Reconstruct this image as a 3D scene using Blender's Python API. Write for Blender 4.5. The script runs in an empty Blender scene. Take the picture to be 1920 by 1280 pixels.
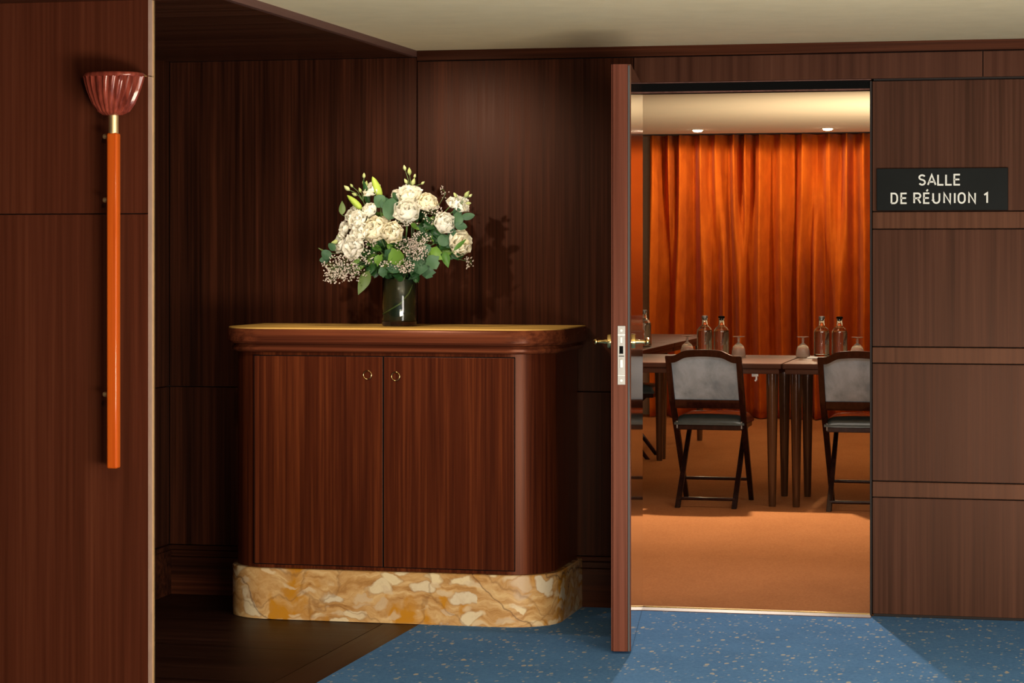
import bpy, bmesh, math, random
from mathutils import Vector, Matrix

PI = math.pi
R = math.radians
rnd = random.Random(7)
scene = bpy.context.scene
COL = scene.collection

# ------------------------------------------------------------------ camera
cam_d = bpy.data.cameras.new('camera')
cam = bpy.data.objects.new('camera', cam_d); COL.objects.link(cam)
cam.location = (0, -8.984, 1.34)
cam.rotation_euler = (R(90), 0, R(13.013))
cam_d.sensor_width = 36
cam_d.lens = 84.375
cam_d.shift_y = -160 / 1920
cam_d.clip_end = 100
scene.camera = cam

# ------------------------------------------------------------------ world, exposure
w = bpy.data.worlds.new('world'); scene.world = w; w.use_nodes = True
w.node_tree.nodes['Background'].inputs[0].default_value = (1.0, 0.86, 0.70, 1)
w.node_tree.nodes['Background'].inputs[1].default_value = 0.12
scene.view_settings.view_transform = 'Standard'
scene.view_settings.look = 'None'
scene.view_settings.gamma = 1
scene.view_settings.exposure = 0.0
scene.view_settings.use_curve_mapping = False

# ------------------------------------------------------------------ lights
def aim(o, tgt):
    d = Vector(tgt) - o.location
    o.rotation_euler = d.to_track_quat('-Z', 'Y').to_euler()

def spot(name, loc, tgt, power, color, size=60, blend=0.6, rad=0.05):
    l = bpy.data.lights.new(name, 'SPOT'); l.energy = power; l.color = color
    l.spot_size = R(size); l.spot_blend = blend; l.shadow_soft_size = rad
    o = bpy.data.objects.new(name, l); COL.objects.link(o); o.location = loc; aim(o, tgt)
    return o

def area(name, loc, tgt, power, color, sx, sy):
    l = bpy.data.lights.new(name, 'AREA'); l.energy = power; l.color = color
    l.shape = 'RECTANGLE'; l.size = sx; l.size_y = sy
    o = bpy.data.objects.new(name, l); COL.objects.link(o); o.location = loc; aim(o, tgt)
    return o

WARM = (1.0, 0.78, 0.55)
NEUT = (1.0, 0.92, 0.84)
spot('cabinet_spot', (-2.63, -1.95, 2.085), (-2.36, -0.28, 1.25), 85, (1, .85, .68), 58, 0.9, 0.03)
spot('cabinet_downlight', (-2.42, -0.50, 2.10), (-2.42, -0.34, 1.0), 17, (1, .80, .56), 76, 0.7, 0.025)
spot('doorside_spot', (-0.75, -2.6, 2.10), (-0.60, 0, 1.9), 16, NEUT, 50, 1.0, 0.06)
spot('sconce_spot', (-1.7, -4.6, 2.08), (-2.9, -2.2, 1.0), 34, WARM, 70, 1.0, 0.05)
area('hall_fill', (2.5, -6.3, 1.2), (-1.6, 0, 1.5), 125, NEUT, 1.6, 1.6)  # unseen fill added to brighten the hall
area('ceiling_fill', (0.4, -5.2, 0.12), (-0.4, -2.0, 2.14), 390, (1.0, .9, .72), 2.4, 1.2)  # unseen light added near the floor to brighten the hall ceiling
spot('meeting_ceiling_spot', (-1.8, 4.0, 2.32), (-1.3, 0.8, 0), 360, (1, .86, .68), 150, 0.5, 0.05)
area('meeting_fill', (-1.0, 2.2, 2.3), (-1.6, 4.4, 0.2), 30, (1, .88, .74), 2.0, 1.0)  # unseen soft fill added in the meeting room
up = area('meeting_up_fill', (-0.2, 6.4, .3), (-1.3, 7.6, 2.34), 60, (1, .86, .64), 1.2, 1.2)  # unseen light added low down to brighten the meeting room ceiling
up.data.spread = R(95)
spot('doorway_boost', (-1.78, 3.95, 2.31), (-0.95, -1.3, 0), 420, (1, .90, .78), 44, 1.0, 0.05)  # second beam added at the ceiling spot to brighten the hall carpet

# ------------------------------------------------------------------ helpers
def mesh_obj(name, bm, mat, parent=None, smooth=False, auto=None):
    me = bpy.data.meshes.new(name)
    bmesh.ops.recalc_face_normals(bm, faces=bm.faces)
    bm.to_mesh(me); bm.free()
    if mat is not None: me.materials.append(mat)
    if smooth or auto is not None:
        for p in me.polygons: p.use_smooth = True
        if auto is not None:
            me.set_sharp_from_angle(angle=R(auto))
    o = bpy.data.objects.new(name, me); COL.objects.link(o)
    if parent is not None: o.parent = parent
    return o

def tag(o, label=None, cat=None, group=None, kind=None):
    if label: o['label'] = label
    if cat: o['category'] = cat
    if group: o['group'] = group
    if kind: o['kind'] = kind
    return o

def empty(name, loc=(0, 0, 0), rz=0, label=None, cat=None, group=None, kind=None):
    o = bpy.data.objects.new(name, None); COL.objects.link(o)
    o.location = loc; o.rotation_euler = (0, 0, rz); o.empty_display_size = 0.1
    return tag(o, label, cat, group, kind)

def copy_tree(o, parent=None):
    c = o.copy(); COL.objects.link(c); c.parent = parent
    for ch in list(o.children): copy_tree(ch, c)
    return c

def bm_box(bm, x0, x1, y0, y1, z0, z1, bev=0.0, seg=2):
    r = bmesh.ops.create_cube(bm, size=1)
    vs = r['verts']
    for v in vs:
        v.co = Vector((x0 + (v.co.x + .5) * (x1 - x0), y0 + (v.co.y + .5) * (y1 - y0), z0 + (v.co.z + .5) * (z1 - z0)))
    if bev > 0:
        es = list({e for v in vs for e in v.link_edges})
        bmesh.ops.bevel(bm, geom=es, offset=bev, segments=seg, affect='EDGES', profile=0.5)

def box(name, x0, x1, y0, y1, z0, z1, mat, parent=None, bev=0.0, seg=2):
    bm = bmesh.new(); bm_box(bm, x0, x1, y0, y1, z0, z1, bev, seg)
    return mesh_obj(name, bm, mat, parent)

def bm_lathe(bm, prof, seg=32, center=(0, 0, 0), cap0=True, cap1=True):
    cx, cy, cz = center
    rings = []
    for (r, z) in prof:
        rings.append([bm.verts.new((cx + r * math.cos(2 * PI * i / seg), cy + r * math.sin(2 * PI * i / seg), cz + z)) for i in range(seg)])
    for a, b in zip(rings[:-1], rings[1:]):
        for i in range(seg):
            j = (i + 1) % seg
            bm.faces.new((a[i], a[j], b[j], b[i]))
    if cap0: bm.faces.new(rings[0][::-1])
    if cap1: bm.faces.new(rings[-1])
    return rings

def lathe(name, prof, mat, parent=None, seg=32, center=(0, 0, 0), cap0=True, cap1=True, auto=40):
    bm = bmesh.new(); bm_lathe(bm, prof, seg, center, cap0, cap1)
    return mesh_obj(name, bm, mat, parent, auto=auto)

def bm_tube(bm, pts, rad, seg=8, flat=1.0):
    pts = [Vector(p) for p in pts]
    if not isinstance(rad, (list, tuple)): rad = [rad] * len(pts)
    t0 = (pts[1] - pts[0]).normalized()
    up = Vector((0, 0, 1)) if abs(t0.z) < .9 else Vector((0, 1, 0))
    n = (up - up.dot(t0) * t0).normalized()
    rings = []
    for i, p in enumerate(pts):
        if i == 0: t = pts[1] - pts[0]
        elif i == len(pts) - 1: t = pts[-1] - pts[-2]
        else: t = pts[i + 1] - pts[i - 1]
        t.normalize()
        n = n - n.dot(t) * t
        if n.length < 1e-6: n = t.orthogonal()
        n.normalize(); b = t.cross(n)
        rings.append([bm.verts.new(p + rad[i] * (math.cos(2 * PI * k / seg) * n + flat * math.sin(2 * PI * k / seg) * b)) for k in range(seg)])
    for a, b in zip(rings[:-1], rings[1:]):
        for k in range(seg):
            j = (k + 1) % seg
            bm.faces.new((a[k], a[j], b[j], b[k]))
    bm.faces.new(rings[0][::-1]); bm.faces.new(rings[-1])

def tube(name, pts, rad, mat, parent=None, seg=10, flat=1.0):
    bm = bmesh.new(); bm_tube(bm, pts, rad, seg, flat)
    return mesh_obj(name, bm, mat, parent, auto=50)

def bm_beam(bm, a, b, wx, wy, wx2=None, wy2=None):
    """square bar from a to b, horizontal cross sections (wx along x, wy along y)"""
    wx2 = wx if wx2 is None else wx2; wy2 = wy if wy2 is None else wy2
    A = [bm.verts.new((a[0] + sx * wx / 2, a[1] + sy * wy / 2, a[2])) for sx, sy in ((-1, -1), (1, -1), (1, 1), (-1, 1))]
    B = [bm.verts.new((b[0] + sx * wx2 / 2, b[1] + sy * wy2 / 2, b[2])) for sx, sy in ((-1, -1), (1, -1), (1, 1), (-1, 1))]
    fs = [bm.faces.new(A[::-1]), bm.faces.new(B)]
    for i in range(4):
        j = (i + 1) % 4
        fs.append(bm.faces.new((A[i], A[j], B[j], B[i])))
    return A + B

def beam(name, a, b, wx, wy, mat, parent=None, wx2=None, wy2=None, bev=0.003):
    bm = bmesh.new(); bm_beam(bm, a, b, wx, wy, wx2, wy2)
    if bev: bmesh.ops.bevel(bm, geom=list(bm.edges), offset=bev, segments=2, affect='EDGES', profile=.5)
    return mesh_obj(name, bm, mat, parent)

def rounded_plan(x0, x1, yf, yb, r, seg=14):
    """plan outline with the two front corners rounded (front at yf < yb)"""
    pts = [(x1, yb)]
    for i in range(seg + 1):
        a = -PI / 2 * (i / seg)
        pts.append((x1 - r + r * math.cos(a), yf + r + r * math.sin(a)))
    for i in range(seg + 1):
        a = -PI / 2 - PI / 2 * (i / seg)
        pts.append((x0 + r + r * math.cos(a), yf + r + r * math.sin(a)))
    pts.append((x0, yb))
    return pts[::-1]

def prism(name, pts, z0, z1, mat, parent=None, bev=0.0, auto=30):
    bm = bmesh.new()
    lo = [bm.verts.new((x, y, z0)) for x, y in pts]
    hi = [bm.verts.new((x, y, z1)) for x, y in pts]
    n = len(pts)
    bm.faces.new(lo[::-1]); top = bm.faces.new(hi)
    for i in range(n):
        j = (i + 1) % n
        bm.faces.new((lo[i], lo[j], hi[j], hi[i]))
    if bev:
        es = list(top.edges)
        bmesh.ops.bevel(bm, geom=es, offset=bev, segments=3, affect='EDGES', profile=.5)
    return mesh_obj(name, bm, mat, parent, auto=auto)

def plan_sweep(name, levels, mat, parent=None, auto=35):
    """levels: list of (outline, z) with equal point counts: stacked skins"""
    bm = bmesh.new(); rings = []
    for pts, z in levels: rings.append([bm.verts.new((x, y, z)) for x, y in pts])
    n = len(rings[0])
    for a, b in zip(rings[:-1], rings[1:]):
        for i in range(n):
            j = (i + 1) % n
            bm.faces.new((a[i], a[j], b[j], b[i]))
    bm.faces.new(rings[0][::-1]); bm.faces.new(rings[-1])
    return mesh_obj(name, bm, mat, parent, auto=auto)

# ------------------------------------------------------------------ materials
def new_mat(name):
    m = bpy.data.materials.new(name); m.use_nodes = True
    nt = m.node_tree
    return m, nt, nt.nodes['Principled BSDF']

def N(nt, t, **kw):
    n = nt.nodes.new(t)
    for k, v in kw.items(): setattr(n, k, v)
    return n

def ramp(nt, stops, fac, mode='LINEAR'):
    r = N(nt, 'ShaderNodeValToRGB'); cr = r.color_ramp; cr.interpolation = mode
    while len(cr.elements) < len(stops): cr.elements.new(0.5)
    for e, (p, c) in zip(cr.elements, stops):
        e.position = p; e.color = (*c, 1) if len(c) == 3 else c
    nt.links.new(fac, r.inputs[0])
    return r.outputs[0]

def mathn(nt, op, a, b=None, clamp=False):
    n = N(nt, 'ShaderNodeMath', operation=op, use_clamp=clamp)
    for i, v in enumerate((a, b)):
        if v is None: continue
        if isinstance(v, (int, float)): n.inputs[i].default_value = v
        else: nt.links.new(v, n.inputs[i])
    return n.outputs[0]

def mixc(nt, fac, a, b, mode='MIX'):
    n = N(nt, 'ShaderNodeMix', data_type='RGBA', blend_type=mode)
    for sock, v in ((n.inputs[0], fac), (n.inputs[6], a), (n.inputs[7], b)):
        if isinstance(v, (int, float)): sock.default_value = v
        elif isinstance(v, tuple): sock.default_value = (*v, 1) if len(v) == 3 else v
        else: nt.links.new(v, sock)
    return n.outputs[2]

def coords(nt, scale, offset_random=0.0, kind='Object'):
    tc = N(nt, 'ShaderNodeTexCoord')
    v = tc.outputs[kind]
    if offset_random:
        oi = N(nt, 'ShaderNodeObjectInfo')
        m = mathn(nt, 'MULTIPLY', oi.outputs['Random'], offset_random)
        ad = N(nt, 'ShaderNodeVectorMath', operation='ADD')
        nt.links.new(v, ad.inputs[0]); nt.links.new(m, ad.inputs[1]); v = ad.outputs[0]
    mp = N(nt, 'ShaderNodeMapping'); mp.inputs['Scale'].default_value = scale
    nt.links.new(v, mp.inputs[0])
    return mp.outputs[0]

def noise(nt, vec, scale, detail=3, rough=.5, dist=0.0):
    n = N(nt, 'ShaderNodeTexNoise'); n.inputs['Scale'].default_value = scale
    n.inputs['Detail'].default_value = detail; n.inputs['Roughness'].default_value = rough
    n.inputs['Distortion'].default_value = dist
    nt.links.new(vec, n.inputs['Vector'])
    return n.outputs['Fac']

def wood(name, dark, mid, light, axis='z', rough=0.32, stripe=60, coat=0.0, contrast=1.0, rand=3.0, spec=0.16, tint=(1.0, .52, .38)):
    m, nt, b = new_mat(name)
    k = 0.014
    sc = {'x': (k, 1, 1), 'y': (1, k, 1), 'z': (1, 1, k)}[axis]
    v = coords(nt, sc, rand)
    n1 = noise(nt, v, stripe, 2, .5)
    n2 = noise(nt, v, stripe * 0.16, 2, .5)
    n3 = noise(nt, v, stripe * 5, 3, .6)
    s = mathn(nt, 'ADD', mathn(nt, 'MULTIPLY', n1, .5), mathn(nt, 'ADD', mathn(nt, 'MULTIPLY', n2, .35), mathn(nt, 'MULTIPLY', n3, .15)))
    h = .13 / contrast
    c = ramp(nt, [(0.5 - h, dark), (0.5, mid), (0.5 + h, light)], s)
    nt.links.new(c, b.inputs['Base Color'])
    rr = N(nt, 'ShaderNodeMapRange'); rr.inputs['To Min'].default_value = rough - .05; rr.inputs['To Max'].default_value = rough + .09
    nt.links.new(n1, rr.inputs[0]); nt.links.new(rr.outputs[0], b.inputs['Roughness'])
    b.inputs['Specular IOR Level'].default_value = spec; b.inputs['Specular Tint'].default_value = (*tint, 1)
    b.inputs['Coat Weight'].default_value = coat; b.inputs['Coat Roughness'].default_value = 0.08
    bp = N(nt, 'ShaderNodeBump'); bp.inputs['Strength'].default_value = 0.06; bp.inputs['Distance'].default_value = 0.002
    nt.links.new(n3, bp.inputs['Height']); nt.links.new(bp.outputs[0], b.inputs['Normal'])
    return m

def plain(name, col, rough=.5, metal=0.0, spec=.5, var=0.0, vscale=20, bump=0.0, bscale=200, coat=0.0):
    m, nt, b = new_mat(name)
    b.inputs['Roughness'].default_value = rough; b.inputs['Metallic'].default_value = metal
    b.inputs['Specular IOR Level'].default_value = spec; b.inputs['Coat Weight'].default_value = coat
    v = coords(nt, (1, 1, 1))
    n = noise(nt, v, vscale, 4, .6)
    a = tuple(max(0, c * (1 - var)) for c in col); c2 = tuple(min(1, c * (1 + var)) for c in col)
    nt.links.new(ramp(nt, [(.3, a), (.7, c2)], n), b.inputs['Base Color'])
    if bump:
        n4 = noise(nt, v, bscale, 4, .6)
        bp = N(nt, 'ShaderNodeBump'); bp.inputs['Strength'].default_value = bump; bp.inputs['Distance'].default_value = 0.003
        nt.links.new(n4, bp.inputs['Height']); nt.links.new(bp.outputs[0], b.inputs['Normal'])
    return m

W_D, W_M, W_L = (0.007, 0.0023, 0.0014), (0.027, 0.0076, 0.0037), (0.062, 0.0168, 0.0074)
M = {}
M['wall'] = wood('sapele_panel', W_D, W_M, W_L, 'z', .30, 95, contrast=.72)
M['wall_h'] = wood('sapele_horizontal', W_D, W_M, W_L, 'x', .32, 60)
M['header'] = wood('sapele_header', (.026, .009, .0055), (.046, .017, .010), (.07, .027, .016), 'z', .36, 40, contrast=.8)
M['right'] = wood('sapele_brown', (.013, .0052, .0033), (.033, .0125, .0073), (.062, .0245, .0145), 'z', .34, 85, contrast=.75)
M['right_band'] = wood('sapele_band', (.036, .014, .0075), (.060, .024, .013), (.085, .035, .019), 'z', .34, 80, contrast=.8)
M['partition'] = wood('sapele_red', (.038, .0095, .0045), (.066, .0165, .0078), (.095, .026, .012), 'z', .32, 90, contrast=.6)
M['cabinet'] = wood('sapele_cabinet', (.024, .0050, .0028), (.062, .0128, .0048), (.125, .028, .0085), 'z', .30, 120, rand=2.0, contrast=.72)
M['cabinet_h'] = wood('sapele_cabinet_edge', (.05, .012, .006), (.10, .025, .011), (.16, .042, .016), 'x', .22, 70)
M['leaf'] = wood('door_lacquer', (.04, .013, .008), (.075, .026, .015), (.11, .04, .022), 'z', .05, 60, coat=1.0)
M['leaf_edge'] = wood('door_edge', (.065, .018, .011), (.115, .035, .022), (.165, .054, .034), 'z', .32, 60, contrast=.8)
M['soffit'] = wood('soffit_wood', (.018, .006, .004), (.04, .013, .007), (.065, .022, .012), 'x', .35, 30)
M['fascia'] = wood('soffit_edge_wood', (.07, .032, .026), (.10, .048, .04), (.13, .062, .05), 'y', .4, 60)
M['floor_wood'] = wood('dark_floorboards', (.011, .0045, .0035), (.024, .010, .0075), (.042, .017, .012), 'x', .40, 40, spec=.1)
M['floor_wood_y'] = wood('dark_floorboard_border', (.018, .008, .006), (.036, .016, .011), (.056, .025, .017), 'y', .38, 40, spec=.1)
M['table'] = wood('dark_table_wood', (.026, .011, .007), (.048, .020, .012), (.075, .031, .019), 'x', .34, 60)
M['table_leg'] = wood('walnut_table_leg', (.035, .014, .006), (.07, .03, .013), (.11, .05, .022), 'z', .2, 60, coat=.6)
M['chair'] = wood('mahogany_chair', (.007, .0025, .002), (.014, .005, .004), (.026, .009, .007), 'z', .3, 60, coat=.3)
M['torch'] = wood('orange_lacquered_wood', (.36, .050, .005), (.50, .082, .008), (.62, .125, .014), 'z', .28, 60, coat=.4, contrast=.8)
M['bowl'] = wood('red_lacquered_bowl', (.09, .016, .010), (.17, .030, .018), (.26, .050, .03), 'z', .22, 90, coat=.5)
M['black'] = plain('black_recess', (.003, .003, .003), .8, spec=.05)
M['core'] = plain('joint_shadow_core', (.010, .005, .004), .8)
M['ceiling'] = plain('beige_ceiling_plaster', (.66, .55, .36), .9, spec=.1, var=.04, vscale=8, bump=.25, bscale=120)
M['ceiling_in'] = plain('meeting_ceiling_plaster', (.70, .58, .40), .9, spec=.1, var=.02, vscale=4, bump=.1, bscale=90)
M['beige_wall'] = plain('beige_meeting_wall', (.42, .32, .22), .85, var=.04)
M['brass'] = plain('polished_brass', (.85, .60, .24), .18, 1.0, var=.05, vscale=40)
M['brass_dull'] = plain('satin_brass', (.82, .60, .32), .5, 1.0, var=.05, vscale=40)
M['steel'] = plain('brushed_steel', (.30, .29, .28), .5, .7, var=.06, vscale=80)
M['steel_bright'] = plain('bright_bolt_steel', (.62, .60, .58), .45, .4)
M['seal'] = plain('grey_door_seal', (.045, .046, .048), .6)
M['sign'] = plain('black_sign_plate', (.004, .005, .005), .45, spec=.07, var=.2, vscale=6)
M['letter'] = plain('silver_lettering', (.62, .62, .58), .5)
M['edge_lit'] = plain('lit_panel_edge', (.30, .19, .15), .5, var=.1)  # light on the wood edge is put into this pale pinkish colour

def mat_velvet(name, a, b_, sheen, rough=.8):
    m, nt, b = new_mat(name)
    v = coords(nt, (1, 1, .6)); n = noise(nt, v, 9, 5, .62, .4)
    nt.links.new(ramp(nt, [(.32, a), (.68, b_)], n), b.inputs['Base Color'])
    b.inputs['Roughness'].default_value = rough
    b.inputs['Sheen Weight'].default_value = sheen; b.inputs['Sheen Roughness'].default_value = .4
    b.inputs['Specular IOR Level'].default_value = .15
    return m
M['curtain'] = mat_velvet('orange_velvet', (.46, .078, .003), (.62, .125, .006), .04)
M['upholstery'] = mat_velvet('grey_velvet', (.20, .30, .40), (.38, .53, .68), .5)
M['leather'] = plain('dark_green_leather', (.045, .06, .06), .28, var=.2, vscale=14, bump=.08, bscale=160, coat=.2)

# marble -----------------------------------------------------------
def mat_marble():
    m, nt, b = new_mat('yellow_breccia_marble')
    L = nt.links
    v0 = coords(nt, (1, 1, 1))
    nz = N(nt, 'ShaderNodeTexNoise'); nz.inputs['Scale'].default_value = 7; nz.inputs['Detail'].default_value = 4
    L.new(v0, nz.inputs['Vector'])
    sub = N(nt, 'ShaderNodeVectorMath', operation='SUBTRACT'); L.new(nz.outputs['Color'], sub.inputs[0]); sub.inputs[1].default_value = (.5, .5, .5)
    scl = N(nt, 'ShaderNodeVectorMath', operation='SCALE'); L.new(sub.outputs[0], scl.inputs[0]); scl.inputs['Scale'].default_value = .16
    add = N(nt, 'ShaderNodeVectorMath', operation='ADD'); L.new(v0, add.inputs[0]); L.new(scl.outputs[0], add.inputs[1])
    dv = add.outputs[0]
    # flowing ground
    mp = N(nt, 'ShaderNodeMapping'); mp.inputs['Scale'].default_value = (3.0, 3.0, 14); mp.inputs['Rotation'].default_value = (0, R(8), 0); L.new(dv, mp.inputs[0])
    g = noise(nt, mp.outputs[0], 2.2, 8, .65, .6)
    base = ramp(nt, [(.30, (.30, .13, .035)), (.42, (.48, .25, .085)), (.55, (.60, .36, .15)), (.72, (.74, .52, .26))], g)
    # deep ochre patches
    mp2 = N(nt, 'ShaderNodeMapping'); mp2.inputs['Scale'].default_value = (4, 4, 3); mp2.inputs['Location'].default_value = (1.7, 0, .4); L.new(dv, mp2.inputs[0])
    o = noise(nt, mp2.outputs[0], 1.5, 3, .5)
    of = ramp(nt, [(.56, (0, 0, 0)), (.62, (1, 1, 1))], o)
    c = mixc(nt, of, base, (.52, .22, .018))
    # cream clasts
    mp3 = N(nt, 'ShaderNodeMapping'); mp3.inputs['Scale'].default_value = (8, 8, 15); mp3.inputs['Rotation'].default_value = (0, R(-14), 0); L.new(dv, mp3.inputs[0])
    vo = N(nt, 'ShaderNodeTexVoronoi', feature='SMOOTH_F1'); vo.inputs['Scale'].default_value = 1.0; vo.inputs['Smoothness'].default_value = .25
    L.new(mp3.outputs[0], vo.inputs['Vector'])
    vc = N(nt, 'ShaderNodeTexVoronoi', feature='F1'); vc.inputs['Scale'].default_value = 1.0; L.new(mp3.outputs[0], vc.inputs['Vector'])
    sep = N(nt, 'ShaderNodeSeparateColor'); L.new(vc.outputs['Color'], sep.inputs[0])
    inside = ramp(nt, [(.34, (1, 1, 1)), (.42, (0, 0, 0))], vo.outputs['Distance'])
    pick = mathn(nt, 'GREATER_THAN', sep.outputs[0], .40)
    f = mathn(nt, 'MULTIPLY', inside, pick)
    cream = mixc(nt, sep.outputs[1], (.78, .62, .36), (.66, .56, .42))
    rim = ramp(nt, [(.30, (0, 0, 0)), (.38, (1, 1, 1)), (.46, (0, 0, 0))], vo.outputs['Distance'])
    c = mixc(nt, mathn(nt, 'MULTIPLY', mathn(nt, 'MULTIPLY', rim, pick), .55), c, (.26, .12, .05))
    c = mixc(nt, mathn(nt, 'MULTIPLY', f, .9), c, cream)
    mp5 = N(nt, 'ShaderNodeMapping'); mp5.inputs['Scale'].default_value = (13, 13, 34); mp5.inputs['Rotation'].default_value = (0, R(-6), 0); mp5.inputs['Location'].default_value = (3.1, 0, 1.3); L.new(dv, mp5.inputs[0])
    v5 = N(nt, 'ShaderNodeTexVoronoi', feature='F1'); v5.inputs['Scale'].default_value = 1.0; L.new(mp5.outputs[0], v5.inputs['Vector'])
    s5 = N(nt, 'ShaderNodeSeparateColor'); L.new(v5.outputs['Color'], s5.inputs[0])
    f5 = mathn(nt, 'MULTIPLY', mathn(nt, 'GREATER_THAN', s5.outputs[0], .55), ramp(nt, [(.30, (1, 1, 1)), (.48, (0, 0, 0))], v5.outputs['Distance']))
    c = mixc(nt, mathn(nt, 'MULTIPLY', f5, .7), c, mixc(nt, s5.outputs[1], (.80, .64, .40), (.56, .40, .26)))
    c = mixc(nt, mathn(nt, 'MULTIPLY', ramp(nt, [(.5, (0, 0, 0)), (.7, (1, 1, 1))], noise(nt, dv, 30, 5, .7)), .25), c, (.40, .22, .10))
    # fine brown veins
    vn = N(nt, 'ShaderNodeTexVoronoi', feature='DISTANCE_TO_EDGE'); vn.inputs['Scale'].default_value = 1.0
    mp4 = N(nt, 'ShaderNodeMapping'); mp4.inputs['Scale'].default_value = (3.2, 3.2, 4.2); mp4.inputs['Rotation'].default_value = (0, R(38), 0); L.new(dv, mp4.inputs[0])
    L.new(mp4.outputs[0], vn.inputs['Vector'])
    vf = ramp(nt, [(0.0, (1, 1, 1)), (.022, (0, 0, 0))], vn.outputs['Distance'])
    c = mixc(nt, mathn(nt, 'MULTIPLY', vf, .45), c, (.20, .085, .03))
    # two long dark fissures running down to the right (x, z in metres)
    sx = N(nt, 'ShaderNodeSeparateXYZ'); L.new(v0, sx.inputs[0])
    sd = N(nt, 'ShaderNodeSeparateXYZ'); L.new(dv, sd.inputs[0])
    for x0, sl in ((-0.635, 1.12), (0.34, 1.03), (0.60, 0.9)):
        t = mathn(nt, 'MULTIPLY', mathn(nt, 'SUBTRACT', .19, sd.outputs[2]), sl)
        xs = mathn(nt, 'ADD', mathn(nt, 'MULTIPLY', sx.outputs[0], .8), mathn(nt, 'MULTIPLY', sd.outputs[0], .2))
        d = mathn(nt, 'ABSOLUTE', mathn(nt, 'SUBTRACT', mathn(nt, 'SUBTRACT', xs, x0), t))
        lf = ramp(nt, [(0.0, (1, 1, 1)), (.0055, (0, 0, 0))], d)
        c = mixc(nt, mathn(nt, 'MULTIPLY', lf, .8), c, (.13, .06, .03))
    L.new(c, b.inputs['Base Color'])
    b.inputs['Roughness'].default_value = .16; b.inputs['Coat Weight'].default_value = .3
    return m
M['marble'] = mat_marble()

# carpets ----------------------------------------------------------
def mat_blue():
    m, nt, b = new_mat('blue_flecked_carpet')
    L = nt.links
    v = coords(nt, (1, 1, 1))
    n1 = noise(nt, v, 3, 4, .6); n2 = noise(nt, v, 90, 4, .7)
    c = ramp(nt, [(.3, (.095, .225, .50)), (.7, (.125, .29, .62))], n1)
    c = mixc(nt, .35, c, ramp(nt, [(.35, (.05, .16, .38)), (.65, (.16, .34, .62))], n2))
    for sx, sy, th, off, big in ((80, 38, .93, 0, .36), (50, 26, .965, 3.3, .40)):
        mp = N(nt, 'ShaderNodeMapping'); mp.inputs['Scale'].default_value = (sx, sy, 1); mp.inputs['Location'].default_value = (off, off, 0); L.new(v, mp.inputs[0])
        vo = N(nt, 'ShaderNodeTexVoronoi', voronoi_dimensions='2D'); vo.inputs['Scale'].default_value = 1; L.new(mp.outputs[0], vo.inputs['Vector'])
        sep = N(nt, 'ShaderNodeSeparateColor'); L.new(vo.outputs['Color'], sep.inputs[0])
        clus = ramp(nt, [(.38, (0, 0, 0)), (.55, (1, 1, 1))], noise(nt, v, 5.0, 3, .6))
        p = mathn(nt, 'GREATER_THAN', mathn(nt, 'ADD', sep.outputs[0], mathn(nt, 'MULTIPLY', clus, .05)), th)
        ins = mathn(nt, 'LESS_THAN', vo.outputs['Distance'], big)
        f = mathn(nt, 'MULTIPLY', mathn(nt, 'MULTIPLY', p, ins), mathn(nt, 'MULTIPLY', sep.outputs[2], .85))
        c = mixc(nt, f, c, mixc(nt, sep.outputs[1], (.72, .60, .42), (.50, .52, .50)))
    L.new(c, b.inputs['Base Color'])
    b.inputs['Roughness'].default_value = 1; b.inputs['Specular IOR Level'].default_value = .02
    bp = N(nt, 'ShaderNodeBump'); bp.inputs['Strength'].default_value = .4; bp.inputs['Distance'].default_value = .004
    L.new(noise(nt, v, 260, 3, .6), bp.inputs['Height']); L.new(bp.outputs[0], b.inputs['Normal'])
    return m
M['blue'] = mat_blue()

def mat_orange():
    m, nt, b = new_mat('terracotta_carpet')
    L = nt.links
    v = coords(nt, (1, .6, 1))
    c = ramp(nt, [(.3, (.36, .135, .045)), (.7, (.45, .175, .062))], noise(nt, v, 2.5, 5, .6))
    c = mixc(nt, .4, c, ramp(nt, [(.35, (.29, .105, .036)), (.65, (.49, .20, .075))], noise(nt, v, 110, 4, .7)))
    L.new(c, b.inputs['Base Color'])
    b.inputs['Roughness'].default_value = 1; b.inputs['Specular IOR Level'].default_value = .02
    bp = N(nt, 'ShaderNodeBump'); bp.inputs['Strength'].default_value = .4; bp.inputs['Distance'].default_value = .004
    L.new(noise(nt, v, 240, 3, .6), bp.inputs['Height']); L.new(bp.outputs[0], b.inputs['Normal'])
    return m
M['orange'] = mat_orange()

def mat_glass(name, tint=(1, 1, 1), rough=0.0, ior=1.46):
    m, nt, b = new_mat(name)
    b.inputs['Base Color'].default_value = (*tint, 1)
    b.inputs['Transmission Weight'].default_value = 1.0
    b.inputs['Roughness'].default_value = rough; b.inputs['IOR'].default_value = ior
    return m
M['glass'] = mat_glass('clear_glass', (.96, .98, .96))
M['frost'] = mat_glass('ribbed_glass', (.95, .88, .78), .15, 1.3)
M['frost'].node_tree.nodes['Principled BSDF'].inputs['Transmission Weight'].default_value = .78
M['water'] = mat_glass('water', (.97, .97, .95), 0, 1.33)
M['vase_glass'] = mat_glass('vase_glass', (.95, .98, .96), 0, 1.45)
M['lining'] = plain('dark_leaf_lining', (.003, .010, .004), .45, spec=.2, var=.6, vscale=18)

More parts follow.
